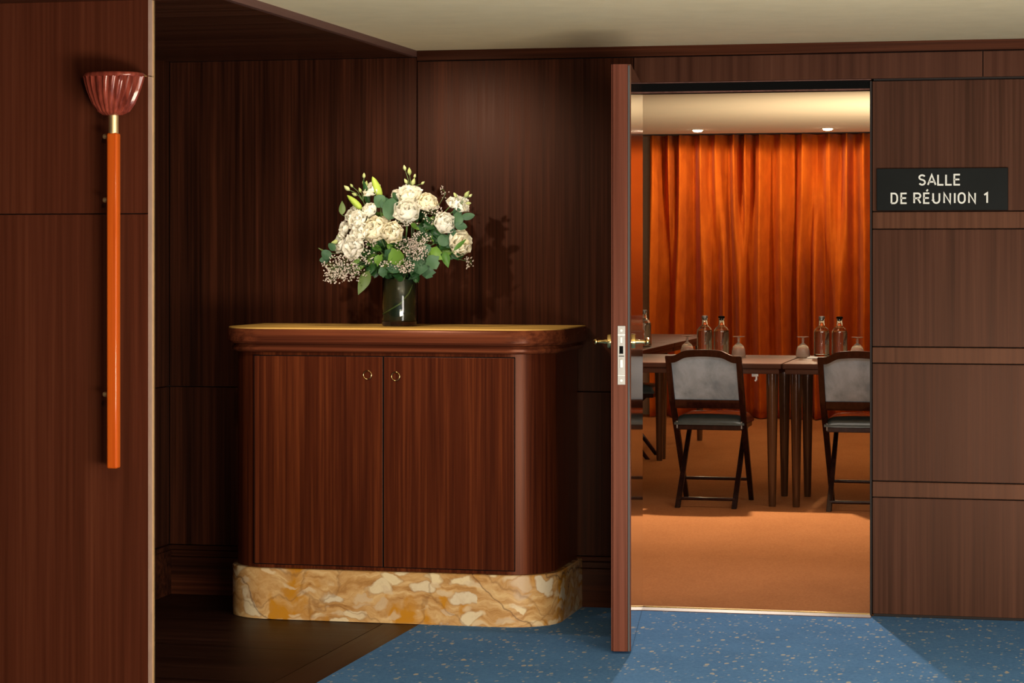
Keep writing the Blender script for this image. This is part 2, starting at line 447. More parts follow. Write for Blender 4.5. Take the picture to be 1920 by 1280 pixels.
def mat_leaf(name, a, b_, rough=.45, trans=.25):
    m, nt, b = new_mat(name)
    v = coords(nt, (1, 1, 1), 5.0); n = noise(nt, v, 28, 3, .6)
    oi = N(nt, 'ShaderNodeObjectInfo')
    f = mathn(nt, 'ADD', mathn(nt, 'MULTIPLY', n, .5), mathn(nt, 'MULTIPLY', oi.outputs['Random'], .5))
    cc_ = ramp(nt, [(.2, a), (.8, b_)], f)
    nt.links.new(cc_, b.inputs['Base Color'])
    b.inputs['Roughness'].default_value = rough; b.inputs['Specular IOR Level'].default_value = .3
    tr = N(nt, 'ShaderNodeBsdfTranslucent'); nt.links.new(cc_, tr.inputs[0])
    mx = N(nt, 'ShaderNodeMixShader'); mx.inputs[0].default_value = trans
    nt.links.new(b.outputs[0], mx.inputs[1]); nt.links.new(tr.outputs[0], mx.inputs[2])
    nt.links.new(mx.outputs[0], nt.nodes['Material Output'].inputs[0])
    return m
M['rose'] = mat_leaf('white_rose_petal', (.93, .90, .80), (.96, .95, .88), .6, .35)
M['rose_cream'] = mat_leaf('cream_rose_petal', (.93, .86, .64), (.96, .92, .78), .6, .2)
M['lis'] = mat_leaf('white_lisianthus_petal', (.93, .89, .76), (.96, .94, .86), .6, .2)
M['euc'] = mat_leaf('eucalyptus_leaf', (.035, .10, .045), (.10, .20, .10), .5)
M['bright_leaf'] = mat_leaf('bright_leaf', (.07, .19, .025), (.17, .32, .05), .45)
M['dark_leaf'] = mat_leaf('dark_leaf', (.01, .045, .012), (.03, .10, .025), .4)
M['olive_leaf'] = mat_leaf('olive_leaf', (.10, .16, .04), (.16, .22, .07), .45)
M['bud'] = mat_leaf('green_white_bud', (.42, .50, .16), (.68, .72, .36), .5)
M['lily'] = mat_leaf('lime_lily_bud', (.32, .50, .05), (.46, .60, .10), .4)
M['stem'] = plain('green_stem', (.10, .17, .05), .5, var=.3)
M['gyp'] = mat_leaf('pale_pink_blossom', (.52, .42, .36), (.82, .74, .66), .6)
def mat_emit(name, col, s):
    m = bpy.data.materials.new(name); m.use_nodes = True; nt = m.node_tree; nt.nodes.clear()
    e = N(nt, 'ShaderNodeEmission'); e.inputs[0].default_value = (*col, 1); e.inputs[1].default_value = s
    o = N(nt, 'ShaderNodeOutputMaterial'); nt.links.new(e.outputs[0], o.inputs[0])
    return m
M['lamp'] = mat_emit('lamp_lens', (1, .86, .62), 30)

# ================================================================== STRUCTURE
Z_C = 2.136
S = lambda o: tag(o, kind='structure')
XS = -2.454      # soffit edge / panel joint

# floors -----------------------------------------------------------
S(box('floor', -9, 6, -14, 0.0, -0.06, -0.004, M['core']))
fl = bpy.data.objects['floor']
box('carpet_field', -2.29, 6, -14, 0.0, -0.006, 0.004, M['blue'], fl)
box('border_plank', -2.425, -2.293, -14, 0.0, -0.004, 0.002, M['floor_wood_y'], fl)
for i in range(8):
    y1 = 0.0 - i * 0.6; 
    box('floor_board', -9, -2.428, y1 - .598, y1, -0.004, 0.002, M['floor_wood'], fl)
box('floor_board', -9, -2.428, -14, -4.8, -0.004, 0.002, M['floor_wood'], fl)
fi = S(box('floor_meeting_room', -6, 3.5, 0.0, 11.2, -0.06, 0.0, M['core']))
box('carpet_field', -6, 3.5, 0.035, 11.2, 0.0, 0.005, M['orange'], fi)
th = S(empty('trim_1'))
box('threshold_strip', -1.59, -.705, 0.020, 0.040, 0.0, 0.0095, M['brass'], th, .002)
box('threshold_plate', -1.59, -.705, -0.055, 0.019, 0.0, 0.0065, M['fascia'], th, .001)

# hall ceiling and soffit ------------------------------------------
S(box('ceiling', XS, 6, -12.5, 0.35, Z_C, Z_C + .12, M['ceiling']))
so = S(empty('ceiling_soffit'))
box('soffit_board', -9, XS - .022, -12.5, 0.0, 2.111, 2.125, M['soffit'], so)
box('soffit_edge', XS - .020, XS, -12.5, 0.0, 2.111, Z_C + .05, M['fascia'], so, .001)

# back wall ---------------------------------------------------------
wb = S(empty('wall_back'))
box('wall_core', -9, -1.602, 0.020, 0.16, 0.0, 2.6, M['core'], wb)
box('wall_core', -1.602, -.708, 0.030, 0.16, 1.997, 2.6, M['core'], wb)
box('wall_core', -.700, 6, 0.020, 0.16, 0.0, 2.6, M['core'], wb)
g = .0015
def panel(x0, x1, z0, z1, mat, y0=0.0, name='panel'):
    return box(name, x0 + g, x1 - g, y0, 0.020, z0 + g, z1 - g, M[mat], wb, .0012, 1)
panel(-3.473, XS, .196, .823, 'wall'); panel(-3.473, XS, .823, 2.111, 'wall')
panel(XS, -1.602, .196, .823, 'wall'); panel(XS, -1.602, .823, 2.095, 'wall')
panel(-1.602, -.30, 1.997, 2.095, 'header'); panel(-.30, 1.3, 1.997, 2.095, 'header'); panel(1.3, 4, 1.997, 2.095, 'header')
box('top_trim', XS, 4, -.006, 0.02, 2.097, Z_C, M['wall_h'], wb, .0015, 1)
bb = S(empty('baseboard_back'))
box('skirting_board', -3.473, -1.602, -.014, .02, .0, .150, M['wall_h'], bb, .002)
box('skirting_moulding', -3.473, -1.602, -.009, .02, .151, .176, M['wall_h'], bb, .003)
box('skirting_cap', -3.473, -1.602, -.015, .02, .177, .196, M['wall_h'], bb, .004)

# right part of the wall: wide panels split by flat bands
xe = 4.0
for xa, xb_ in ((-.704, .55), (.55, 1.8), (1.8, xe)):
    for z0, z1 in ((.012, .446), (.506, .943), (1.004, 1.440), (1.505, 1.990)):
        panel(xa, xb_, z0, z1, 'right')
    for z0, z1 in ((.446, .506), (.943, 1.004), (1.440, 1.505)):
        box('band', xa + g, xb_ - g, -.0045, .02, z0 + g, z1 - g, M['right_band'], wb, .002, 2)

# door frame: jambs, black head slot
df = S(empty('door_1_frame'))
box('jamb', -.712, -.705, -.002, .16, .008, 1.990, M['core'], df, .001)
box('jamb', -1.605, -1.599, .02, .16, .008, 1.990, M['leaf_edge'], df, .001)
box('head_slot', -1.60, -.712, .008, .16, 1.963, 1.994, M['black'], df)
box('head_lip', -1.60, -.712, .004, .012, 1.957, 1.963, M['fascia'], df)
box('head_cap', -1.60, -.708, -.002, .03, 1.994, 1.9975, M['fascia'], df)

# niche left wall
wl = S(empty('wall_left'))
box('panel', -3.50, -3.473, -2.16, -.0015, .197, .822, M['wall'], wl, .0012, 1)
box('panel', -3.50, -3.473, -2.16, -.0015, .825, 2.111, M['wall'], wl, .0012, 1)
bl = S(empty('baseboard_left'))
box('skirting_board', -3.50, -3.459, -2.16, -.0155, 0, .176, M['wall_h'], bl, .002)
box('skirting_cap', -3.50, -3.458, -2.16, -.0155, .177, .196, M['wall_h'], bl, .003)

# front partition (left foreground) with brass edge
XP = -2.690
wf = S(empty('wall_front_left'))
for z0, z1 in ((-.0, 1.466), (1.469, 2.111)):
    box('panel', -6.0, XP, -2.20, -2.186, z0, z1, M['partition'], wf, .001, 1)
box('panel_core', -6.0, XP - .001, -2.186, -2.165, 0, 2.111, M['core'], wf)
box('panel_edge', XP - .0005, XP + .003, -2.200, -2.172, 0, 1.88, M['edge_lit'], wf)
box('panel_edge', XP - .0005, XP + .003, -2.200, -2.172, 1.883, 2.111, M['edge_lit'], wf)
box('brass_strip', XP - .0005, XP + .0065, -2.172, -2.163, 0, 2.111, M['brass_dull'], wf)

# meeting room shell
S(box('ceiling_meeting_room', -6, 3.5, 0.16, 11.2, 2.345, 2.45, M['ceiling_in']))
S(box('wall_meeting_far', -6, 3.5, 11.0, 11.2, 0, 2.345, M['beige_wall']))
S(box('wall_meeting_left', -6.1, -6, 0.16, 11.2, 0, 2.345, M['beige_wall']))
S(box('wall_meeting_right', 3.5, 3.6, 0.16, 11.2, 0, 2.345, M['beige_wall']))
S(box('wall_meeting_near', -6, -1.61, 0.161, 0.18, 0, 2.345, M['beige_wall']))
# hall side walls far outside the picture
S(box('wall_hall_right', 4.0, 4.1, -12.5, 0.02, 0, 2.2, M['right']))
S(box('wall_hall_left', -6.1, -6.0, -12.5, -.0, 0, 2.2, M['partition']))

# ================================================================== DOOR LEAF
dl = tag(empty('door_1', (-1.565, -0.012, 0.0), R(-82.29)), kind='structure')
TL, LL = .0615, 1.034
box('door_panel', 0, LL, -TL + .0008, -.010, .012, 1.985, M['leaf'], dl, .0015)
box('rebate_lip', .02, LL - .004, -TL - .006, -TL + .0003, .012, 1.985, M['leaf_edge'], dl, .002)
box('edge_facing', LL, LL + .0025, -TL + .001, -.0115, .012, 1.985, M['leaf_edge'], dl, .001)
box('door_seal', LL - .004, LL + .002, -.0105, -.0045, .012, 1.98, M['seal'], dl, .001)
box('door_facing', 0, LL - .0045, -.0098, 0, .012, 1.985, M['leaf'], dl, .001)
lk = box('lock_plate', LL + .0025, LL + .005, -.045, -.019, .908, 1.106, M['steel'], dl, .0008)
box('latch_hole', LL + .0045, LL + .0058, -.039, -.026, 1.012, 1.038, M['black'], lk)
box('latch_slot', LL + .0045, LL + .0058, -.041, -.023, 1.003, 1.0055, M['black'], lk)
box('dead_bolt', LL + .0045, LL + .009, -.037, -.027, .965, .993, M['steel_bright'], lk, .001)
box('plate_rib', LL + .0045, LL + .0062, -.0445, -.0195, 1.073, 1.078, M['steel_bright'], lk, .0005)
box('plate_rib', LL + .0045, LL + .0062, -.0445, -.0195, .938, .941, M['steel_bright'], lk, .0005)
box('strike_tab', LL + .0045, LL + .007, -.036, -.029, 1.048, 1.068, M['steel_bright'], lk, .0008)
for z in (1.090, .922):
    bm = bmesh.new(); bm_tube(bm, [(LL + .004, -.032, z), (LL + .0068, -.032, z)], .0042, 14)
    mesh_obj('screw', bm, M['steel_bright'], lk, auto=40)

def handle(side):
    y0 = 0.0 if side > 0 else -TL - .006
    h = empty('door_handle'); h.parent = dl; h.location = (LL - .045, y0, 1.052)
    s = side
    bm = bmesh.new(); bm_tube(bm, [(0, 0, 0), (0, s * .004, 0), (0, s * .013, 0), (0, s * .0145, 0)], [.0255, .0262, .0248, .020], 28); mesh_obj('rose', bm, M['brass'], h, auto=40)
    bm = bmesh.new(); bm_tube(bm, [(0, s * .013, -.001), (0, s * .022, -.001), (0, s * .028, -.001), (0, s * .045, -.001)], [.0085, .0085, .0062, .0062], 18); mesh_obj('neck', bm, M['brass'], h, auto=40)
    bm = bmesh.new()
    bmesh.ops.create_uvsphere(bm, u_segments=20, v_segments=12, radius=.0098, matrix=Matrix.Translation((0, s * .053, -.001)))
    mesh_obj('ball', bm, M['brass'], h, smooth=True)
    bm = bmesh.new(); bm_tube(bm, [(-.004, s * .053, -.001), (-.03, s * .053, 0), (-.08, s * .052, .001), (-.115, s * .05, .001), (-.120, s * .05, .001)], [.006, .0062, .0075, .0085, .005], 16)
    mesh_obj('lever', bm, M['brass'], h, auto=60)
handle(1); handle(-1)

# ================================================================== CABINET
cx = -2.420
cb = empty('sideboard_cabinet', (cx, 0, 0), 0, 'tall sapele wood cabinet with rounded corners on a yellow marble plinth', 'cabinet')
XL, XR = -.640, .622      # marble half extents, local
pts = lambda dx, yf, r: rounded_plan(XL + dx, XR - dx, yf, -.0165, r)
plan_sweep('marble_plinth', [(pts(.0, -.570, .185), .004), (pts(0, -.570, .185), .186), (pts(.004, -.566, .181), .190), (pts(.016, -.554, .169), .191)], M['marble'], cb)
box('plinth_back_filler', XL + .1, XR - .1, -.0165, -.0155, .02, .18, M['core'], cb)
plan_sweep('body', [(pts(.020, -.550, .165), .1915), (pts(.020, -.550, .165), .985)], M['cabinet'], cb)
# mouldings and top
plan_sweep('under_moulding', [(pts(.018, -.552, .167), .985), (pts(.004, -.568, .18), .988), (pts(-.002, -.574, .19), .994), (pts(-.002, -.574, .19), 1.003), (pts(.004, -.568, .18), 1.008), (pts(.006, -.566, .18), 1.014)], M['cabinet_h'], cb)
plan_sweep('top_edge', [(pts(.004, -.568, .18), 1.014), (pts(-.012, -.586, .20), 1.018), (pts(-.018, -.592, .205), 1.026), (pts(-.018, -.592, .205), 1.066), (pts(-.014, -.588, .20), 1.072)], M['cabinet_h'], cb)
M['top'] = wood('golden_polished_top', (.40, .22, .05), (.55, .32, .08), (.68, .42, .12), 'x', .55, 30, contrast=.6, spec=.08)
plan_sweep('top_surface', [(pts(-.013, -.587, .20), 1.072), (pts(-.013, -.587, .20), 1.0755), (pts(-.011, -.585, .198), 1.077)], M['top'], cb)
# doors (proud by a hair, with dark gaps)
def cab_door(x0, x1, ring_x, ring_z):
    box('door_gap', x0 - .003, x1 + .003, -.5512, -.5495, .203, .975, M['black'], cb)
    d = box('door', x0, x1, -.5535, -.5505, .206, .972, M['cabinet'], cb, .001)
    rp = empty('ring_pull'); rp.parent = d
    bm = bmesh.new()
    n, mseg = 28, 8
    rr, tr = .0155, .0017
    V = [[bm.verts.new(((rr + tr * math.cos(b)) * math.cos(a), tr * math.sin(b), (rr + tr * math.cos(b)) * math.sin(a))) for b in [2 * PI * k / mseg for k in range(mseg)]] for a in [2 * PI * i / n for i in range(n)]]
    for i in range(n):
        for k in range(mseg):
            bm.faces.new((V[i][k], V[(i + 1) % n][k], V[(i + 1) % n][(k + 1) % mseg], V[i][(k + 1) % mseg]))
    bm_tube(bm, [(0, .006, rr), (0, -.001, rr), (0, -.004, rr)], [.0042, .0038, .0022], 12)
    bmesh.ops.transform(bm, matrix=Matrix.Translation((ring_x, -.5575, ring_z)), verts=bm.verts)
    bpy.data.objects.remove(rp)
    mesh_obj('ring_pull', bm, M['brass'], d, auto=50)
cab_door(-.506, -.014, -.070, .906)
cab_door(-.008, .480, .037, .902)

# ================================================================== SCONCE
sx, sy = -2.776, -2.262
sc = empty('torch_wall_sconce', (sx, sy, .70), 0, 'tall torch shaped wall lamp with fluted red bowl and orange rod', 'wall lamp')
bm = bmesh.new(); bm_beam(bm, (0, 0, .006), (0, 0, 1.008), .0335, .0335)
bmesh.ops.bevel(bm, geom=[e for e in bm.edges], offset=.006, segments=3, affect='EDGES', profile=.5)
mesh_obj('rod', bm, M['torch'], sc, auto=35)
lathe('brass_collar', [(.0152, 1.006), (.0152, 1.068)], M['brass_dull'], sc, 24)
# fluted bowl
bm = bmesh.new(); SEG = 96; rings = []
prof = [(.014, 1.060), (.030, 1.061), (.047, 1.071), (.063, 1.095), (.077, 1.129), (.086, 1.158), (.0905, 1.176)]
for i, (r, z) in enumerate(prof):
    fl_ = min(1, i / 2) * .055
    tw = .25 * (i / 6.0)
    rings.append([bm.verts.new((r * (1 + fl_ * math.cos(24 * 2 * PI * k / SEG)) * math.cos(2 * PI * k / SEG + tw), r * (1 + fl_ * math.cos(24 * 2 * PI * k / SEG)) * math.sin(2 * PI * k / SEG + tw) * .72, z)) for k in range(SEG)])
inner = [(.083, 1.176), (.068, 1.12), (.03, 1.085)]
for (r, z) in inner:
    rings.append([bm.verts.new((r * math.cos(2 * PI * k / SEG + .25), r * math.sin(2 * PI * k / SEG + .25) * .72, z)) for k in range(SEG)])
for a, b in zip(rings[:-1], rings[1:]):
    for k in range(SEG): bm.faces.new((a[k], a[(k + 1) % SEG], b[(k + 1) % SEG], b[k]))
bm.faces.new(rings[0][::-1]); bm.faces.new(rings[-1])
mesh_obj('fluted_bowl', bm, M['bowl'], sc, auto=70)
bm = bmesh.new()
for pr in ([(.092, 1.174), (.0945, 1.177), (.0945, 1.184), (.091, 1.187), (.083, 1.185), (.083, 1.174)],):
    rg = bm_lathe(bm, pr, 64, cap0=False, cap1=False)
    for k in range(64): bm.faces.new((rg[-1][k], rg[-1][(k + 1) % 64], rg[0][(k + 1) % 64], rg[0][k]))
for v in bm.verts: v.co.y *= .72
mesh_obj('rim', bm, M['bowl'], sc, auto=50)
for z in (.998, .808, .227):
    bm = bmesh.new(); bm_tube(bm, [(-.016, .0, z), (-.024, .012, z), (-.0245, .061, z)], .0055, 12); bm_tube(bm, [(-.010, 0, z), (-.0290, 0, z), (-.0325, 0, z)], [.0078, .0078, .0060], 14)
    mesh_obj('wall_bracket', bm, M['brass_dull'], sc, auto=50)
bm = bmesh.new(); bm_tube(bm, [(.086, 0, 1.180), (.088, .03, 1.180), (.080, .0615, 1.180)], .003, 10)
mesh_obj('stay_rod', bm, M['brass'], sc, auto=50)

# ================================================================== SIGN
sg = tag(box('room_sign', -.686, -.209, -.016, -.0005, 1.508, 1.664, M['sign'], None, .0015), 'black door sign reading SALLE DE RÉUNION 1 beside the doorway', 'sign')
def stroke_letter(ch, x0, x1, z0, z1):
    """letter strokes as ribbons of constant width, coordinates 0..1"""
    def arc(cx_, cz_, rx, rz, a0, a1, n=10): return [(cx_ + rx * math.cos(R(a0 + (a1 - a0) * i / n)), cz_ + rz * math.sin(R(a0 + (a1 - a0) * i / n))) for i in range(n + 1)]
    P = {
        'S': [arc(.5, .75, .45, .22, 25, 180, 10) + arc(.5, .75, .45, .22, 180, 250, 5)[1:] + arc(.5, .25, .45, .25, 70, 0, 5) + arc(.5, .25, .45, .23, 0, -155, 10)[1:]],
        'A': [[(.02, 0), (.5, 1), (.98, 0)], [(.17, .30), (.83, .30)]],
        'L': [[(.06, 1), (.06, .0), (.95, .0)]],
        'E': [[(.95, 1), (.06, 1), (.06, 0), (.95, 0)], [(.06, .52), (.86, .52)]],
        'D': [[(.06, 0), (.06, 1), (.5, 1)] + arc(.5, .62, .44, .38, 90, 0, 6)[1:] + arc(.5, .38, .44, .38, 0, -90, 6) + [(.06, 0)]],
        'R': [[(.06, 0), (.06, 1), (.5, 1)] + arc(.55, .75, .38, .25, 90, -90, 10)[0:] + [(.06, .50)], [(.52, .5), (.95, 0)]],
        'U': [[(.06, 1), (.06, .33)] + arc(.5, .33, .44, .33, 180, 360, 12) + [(.94, 1)]],
        'N': [[(.06, 0), (.06, 1), (.94, 0), (.94, 1)]],
        'I': [[(.5, 0), (.5, 1)]],
        'O': [arc(.5, .66, .44, .34, 0, 180, 12) + arc(.5, .34, .44, .34, 180, 360, 12) + [(.94, .66)]],
        '1': [[(.1, .80), (.8, 1), (.8, 0)]],
        "'": [[(0, 0), (1, 1)]],
    }[ch]
    bm = bmesh.new(); wd = .0030
    for pl in P:
        q = [Vector((x0 + a * (x1 - x0), z0 + b * (z1 - z0))) for a, b in pl]
        L_, R_ = [], []
        for i, p in enumerate(q):
            d1 = (q[i] - q[i - 1]).normalized() if i > 0 else None
            d2 = (q[i + 1] - q[i]).normalized() if i < len(q) - 1 else None
            if d1 is None: d1 = d2
            if d2 is None: d2 = d1
            n1 = Vector((-d1.y, d1.x)); n2 = Vector((-d2.y, d2.x)); nn = (n1 + n2)
            if nn.length < 1e-4: nn = n1
            nn.normalize(); k = 1 / max(.45, nn.dot(n1))
            L_.append(p + nn * wd * k); R_.append(p - nn * wd * k)
        vl = [bm.verts.new((a.x, -.0172, a.y)) for a in L_]; vr = [bm.verts.new((a.x, -.0172, a.y)) for a in R_]
        vl2 = [bm.verts.new((a.x, -.0155, a.y)) for a in L_]; vr2 = [bm.verts.new((a.x, -.0155, a.y)) for a in R_]
        for i in range(len(q) - 1):
            bm.faces.new((vl[i], vl[i + 1], vr[i + 1], vr[i]))
            bm.faces.new((vl[i], vl2[i], vl2[i + 1], vl[i + 1])); bm.faces.new((vr[i], vr[i + 1], vr2[i + 1], vr2[i]))
        bm.faces.new((vl[0], vr[0], vr2[0], vl2[0])); bm.faces.new((vl[-1], vl2[-1], vr2[-1], vr[-1]))
    mesh_obj('letter', bm, M['letter'], sg)
LT = [('S', -.531, -.508), ('A', -.499, -.470), ('L', -.463, -.441), ('L', -.434, -.411), ('E', -.404, -.381)]
for ch, a, b in LT: stroke_letter(ch, a, b, 1.6025, 1.6395)
LT = [('D', -.633, -.609), ('E', -.597, -.575), ('R', -.550, -.524), ('E', -.514, -.492), ('U', -.481, -.455), ('N', -.441, -.416), ('I', -.403, -.399), ('O', -.389, -.363), ('N', -.351, -.326), ('1', -.296, -.281)]
for ch, a, b in LT: stroke_letter(ch, a, b, 1.5355, 1.5715)
stroke_letter("'", -.5035, -.4985, 1.579, 1.5855)

# ================================================================== MEETING ROOM
# curtain ----------------------------------------------------------
def fold_profile(seed, x0, x1, wmin, wmax, amin, amax):
    """rounded ridges towards the room with deep valleys between them"""
    r = random.Random(seed); ks = []; x = x0
    while x < x1 + .4:
        wd = r.uniform(wmin, wmax); ks.append((x, x + wd, r.uniform(amin, amax), r.uniform(.36, .64))); x += wd
    def f(x):
        for a, b, d, sk in ks:
            if a <= x < b:
                t = (x - a) / (b - a)
                t = t / sk * .5 if t < sk else .5 + (t - sk) / (1 - sk) * .5
                return d * ((.5 + .5 * math.cos(2 * PI * t)) ** .85 - .5)
        return 0
    return f
fa = fold_profile(5, -3.6, 2.4, .09, .19, .13, .21)
fb = fold_profile(14, -3.6, 2.4, .11, .24, .19, .29)
fc = fold_profile(19, -3.6, 2.4, .03, .07, .004, .014)
bm = bmesh.new(); NX, NZ = 900, 26; X0, X1 = -3.36, 2.2
grid = []
for j in range(NZ + 1):
    tz = j / NZ; z = .012 + tz * (2.338 - .012)
    k = min(1, max(0, (tz - .35) / .6)); k = k * k * (3 - 2 * k)
    row = []
    for i in range(NX + 1):
        x = X0 + (X1 - X0) * i / NX
        xx = x + .02 * math.sin(tz * 2.2 + x * 3)
        y = 10.70 + (1 - k) * fb(xx) + k * fa(x) + fc(x) * (.5 + .5 * tz)
        row.append(bm.verts.new((x, y, z)))
    grid.append(row)
for j in range(NZ):
    for i in range(NX): bm.faces.new((grid[j][i], grid[j][i + 1], grid[j + 1][i + 1], grid[j + 1][i]))
cu = mesh_obj('curtain', bm, M['curtain'], None, smooth=True)
sm = cu.modifiers.new('thick', 'SOLIDIFY'); sm.thickness = .004; sm.offset = 1
tag(cu, 'floor length burnt orange velvet curtain hanging in deep folds', 'curtain')
tr = tag(box('curtain_rail', -3.42, 2.3, 10.58, 10.66, 2.337, 2.345, M['core']), 'dark ceiling rail above the orange curtain', 'curtain rail')

# downlights -------------------------------------------------------
def downlight(x, y, label, pw=66):
    t = empty('ceiling_downlight', (x, y, 2.345), 0, label, 'ceiling light', 'downlights washing the curtain')
    bm = bmesh.new(); rg = bm_lathe(bm, [(.052, 0.0), (.052, -.004), (.047, -.006), (.040, -.004), (.040, 0.0)], 32, cap0=False, cap1=False)
    mesh_obj('trim_ring', bm, M['ceiling_in'], t, auto=40)
    lathe('lens', [(.020, -.018), (.033, -.014), (.0385, -.007), (.0385, -.001)], M['lamp'], t, 24)  # lowered dome shape stands in for the bloom around the lamp
    l = bpy.data.lights.new('downlight_glow', 'SPOT'); l.spot_size = R(174); l.spot_blend = .15; l.energy = pw; l.color = (1, .80, .52); l.shadow_soft_size = .03
    o = bpy.data.objects.new('downlight_glow', l); COL.objects.link(o); o.location = (x, y, 2.33)
downlight(-2.86, 9.95, 'small lit ceiling downlight over the curtain, the one nearer the open door leaf')
downlight(-1.83, 9.95, 'small lit ceiling downlight over the curtain, the one nearer the door sign')

# tables -----------------------------------------------------------
def make_table(loc, rz, L_, D_, label, inset_front=.10, inset_back=.42, latch=False, H=.772):
    t = empty('folding_meeting_table', (loc[0], loc[1], 0), rz, label, 'table')
    box('tabletop', 0, L_, 0, D_, H - .028, H, M['table'], t, .004)
    box('apron', .012, L_ - .012, .010, .032, H - .056, H - .0285, M['table'], t, .002)
    box('apron', .012, L_ - .012, D_ - .032, D_ - .010, H - .056, H - .0285, M['table'], t, .002)
    box('apron', .012, .034, .033, D_ - .033, H - .056, H - .0285, M['table'], t, .002)
    box('apron', L_ - .034, L_ - .012, .033, D_ - .033, H - .056, H - .0285, M['table'], t, .002)
    for x in (.06, L_ - .06):
        for y in (inset_front, D_ - inset_back):
            lathe('leg', [(.0185, .005), (.020, .02), (.0325, H - .09), (.034, H - .0285)], M['table_leg'], t, 20, (x, y, 0))
    if latch:
        bm = bmesh.new(); bm_box(bm, L_ - .16, L_ - .125, .034, .040, H - .072, H - .0565, .001)
        bm_tube(bm, [(L_ - .135, .037, H - .066), (L_ - .135, .037, H - .088), (L_ - .142, .037, H - .095)], .006, 10)
        mesh_obj('table_latch', bm, M['steel_bright'], t, auto=40)
    return t
make_table((-3.07, 3.69), 0, 1.60, 1.08, 'dark wooden meeting table behind the nearer grey chair, its apron in full view', .11, .40, True)
make_table((-1.462, 3.69), 0, 1.60, 1.08, 'dark wooden meeting table cut off by the doorway, behind the half hidden chair', .11, .40)
# left wing (runs away from the camera); table local x along +Y
make_table((-2.50, 4.85), R(90), 1.71, .72, 'dark wooden table turned endways, nearer table of the receding row', .09, .10)
make_table((-2.50, 6.57), R(90), 1.75, .72, 'dark wooden table turned endways, farther table of the receding row', .09, .10)

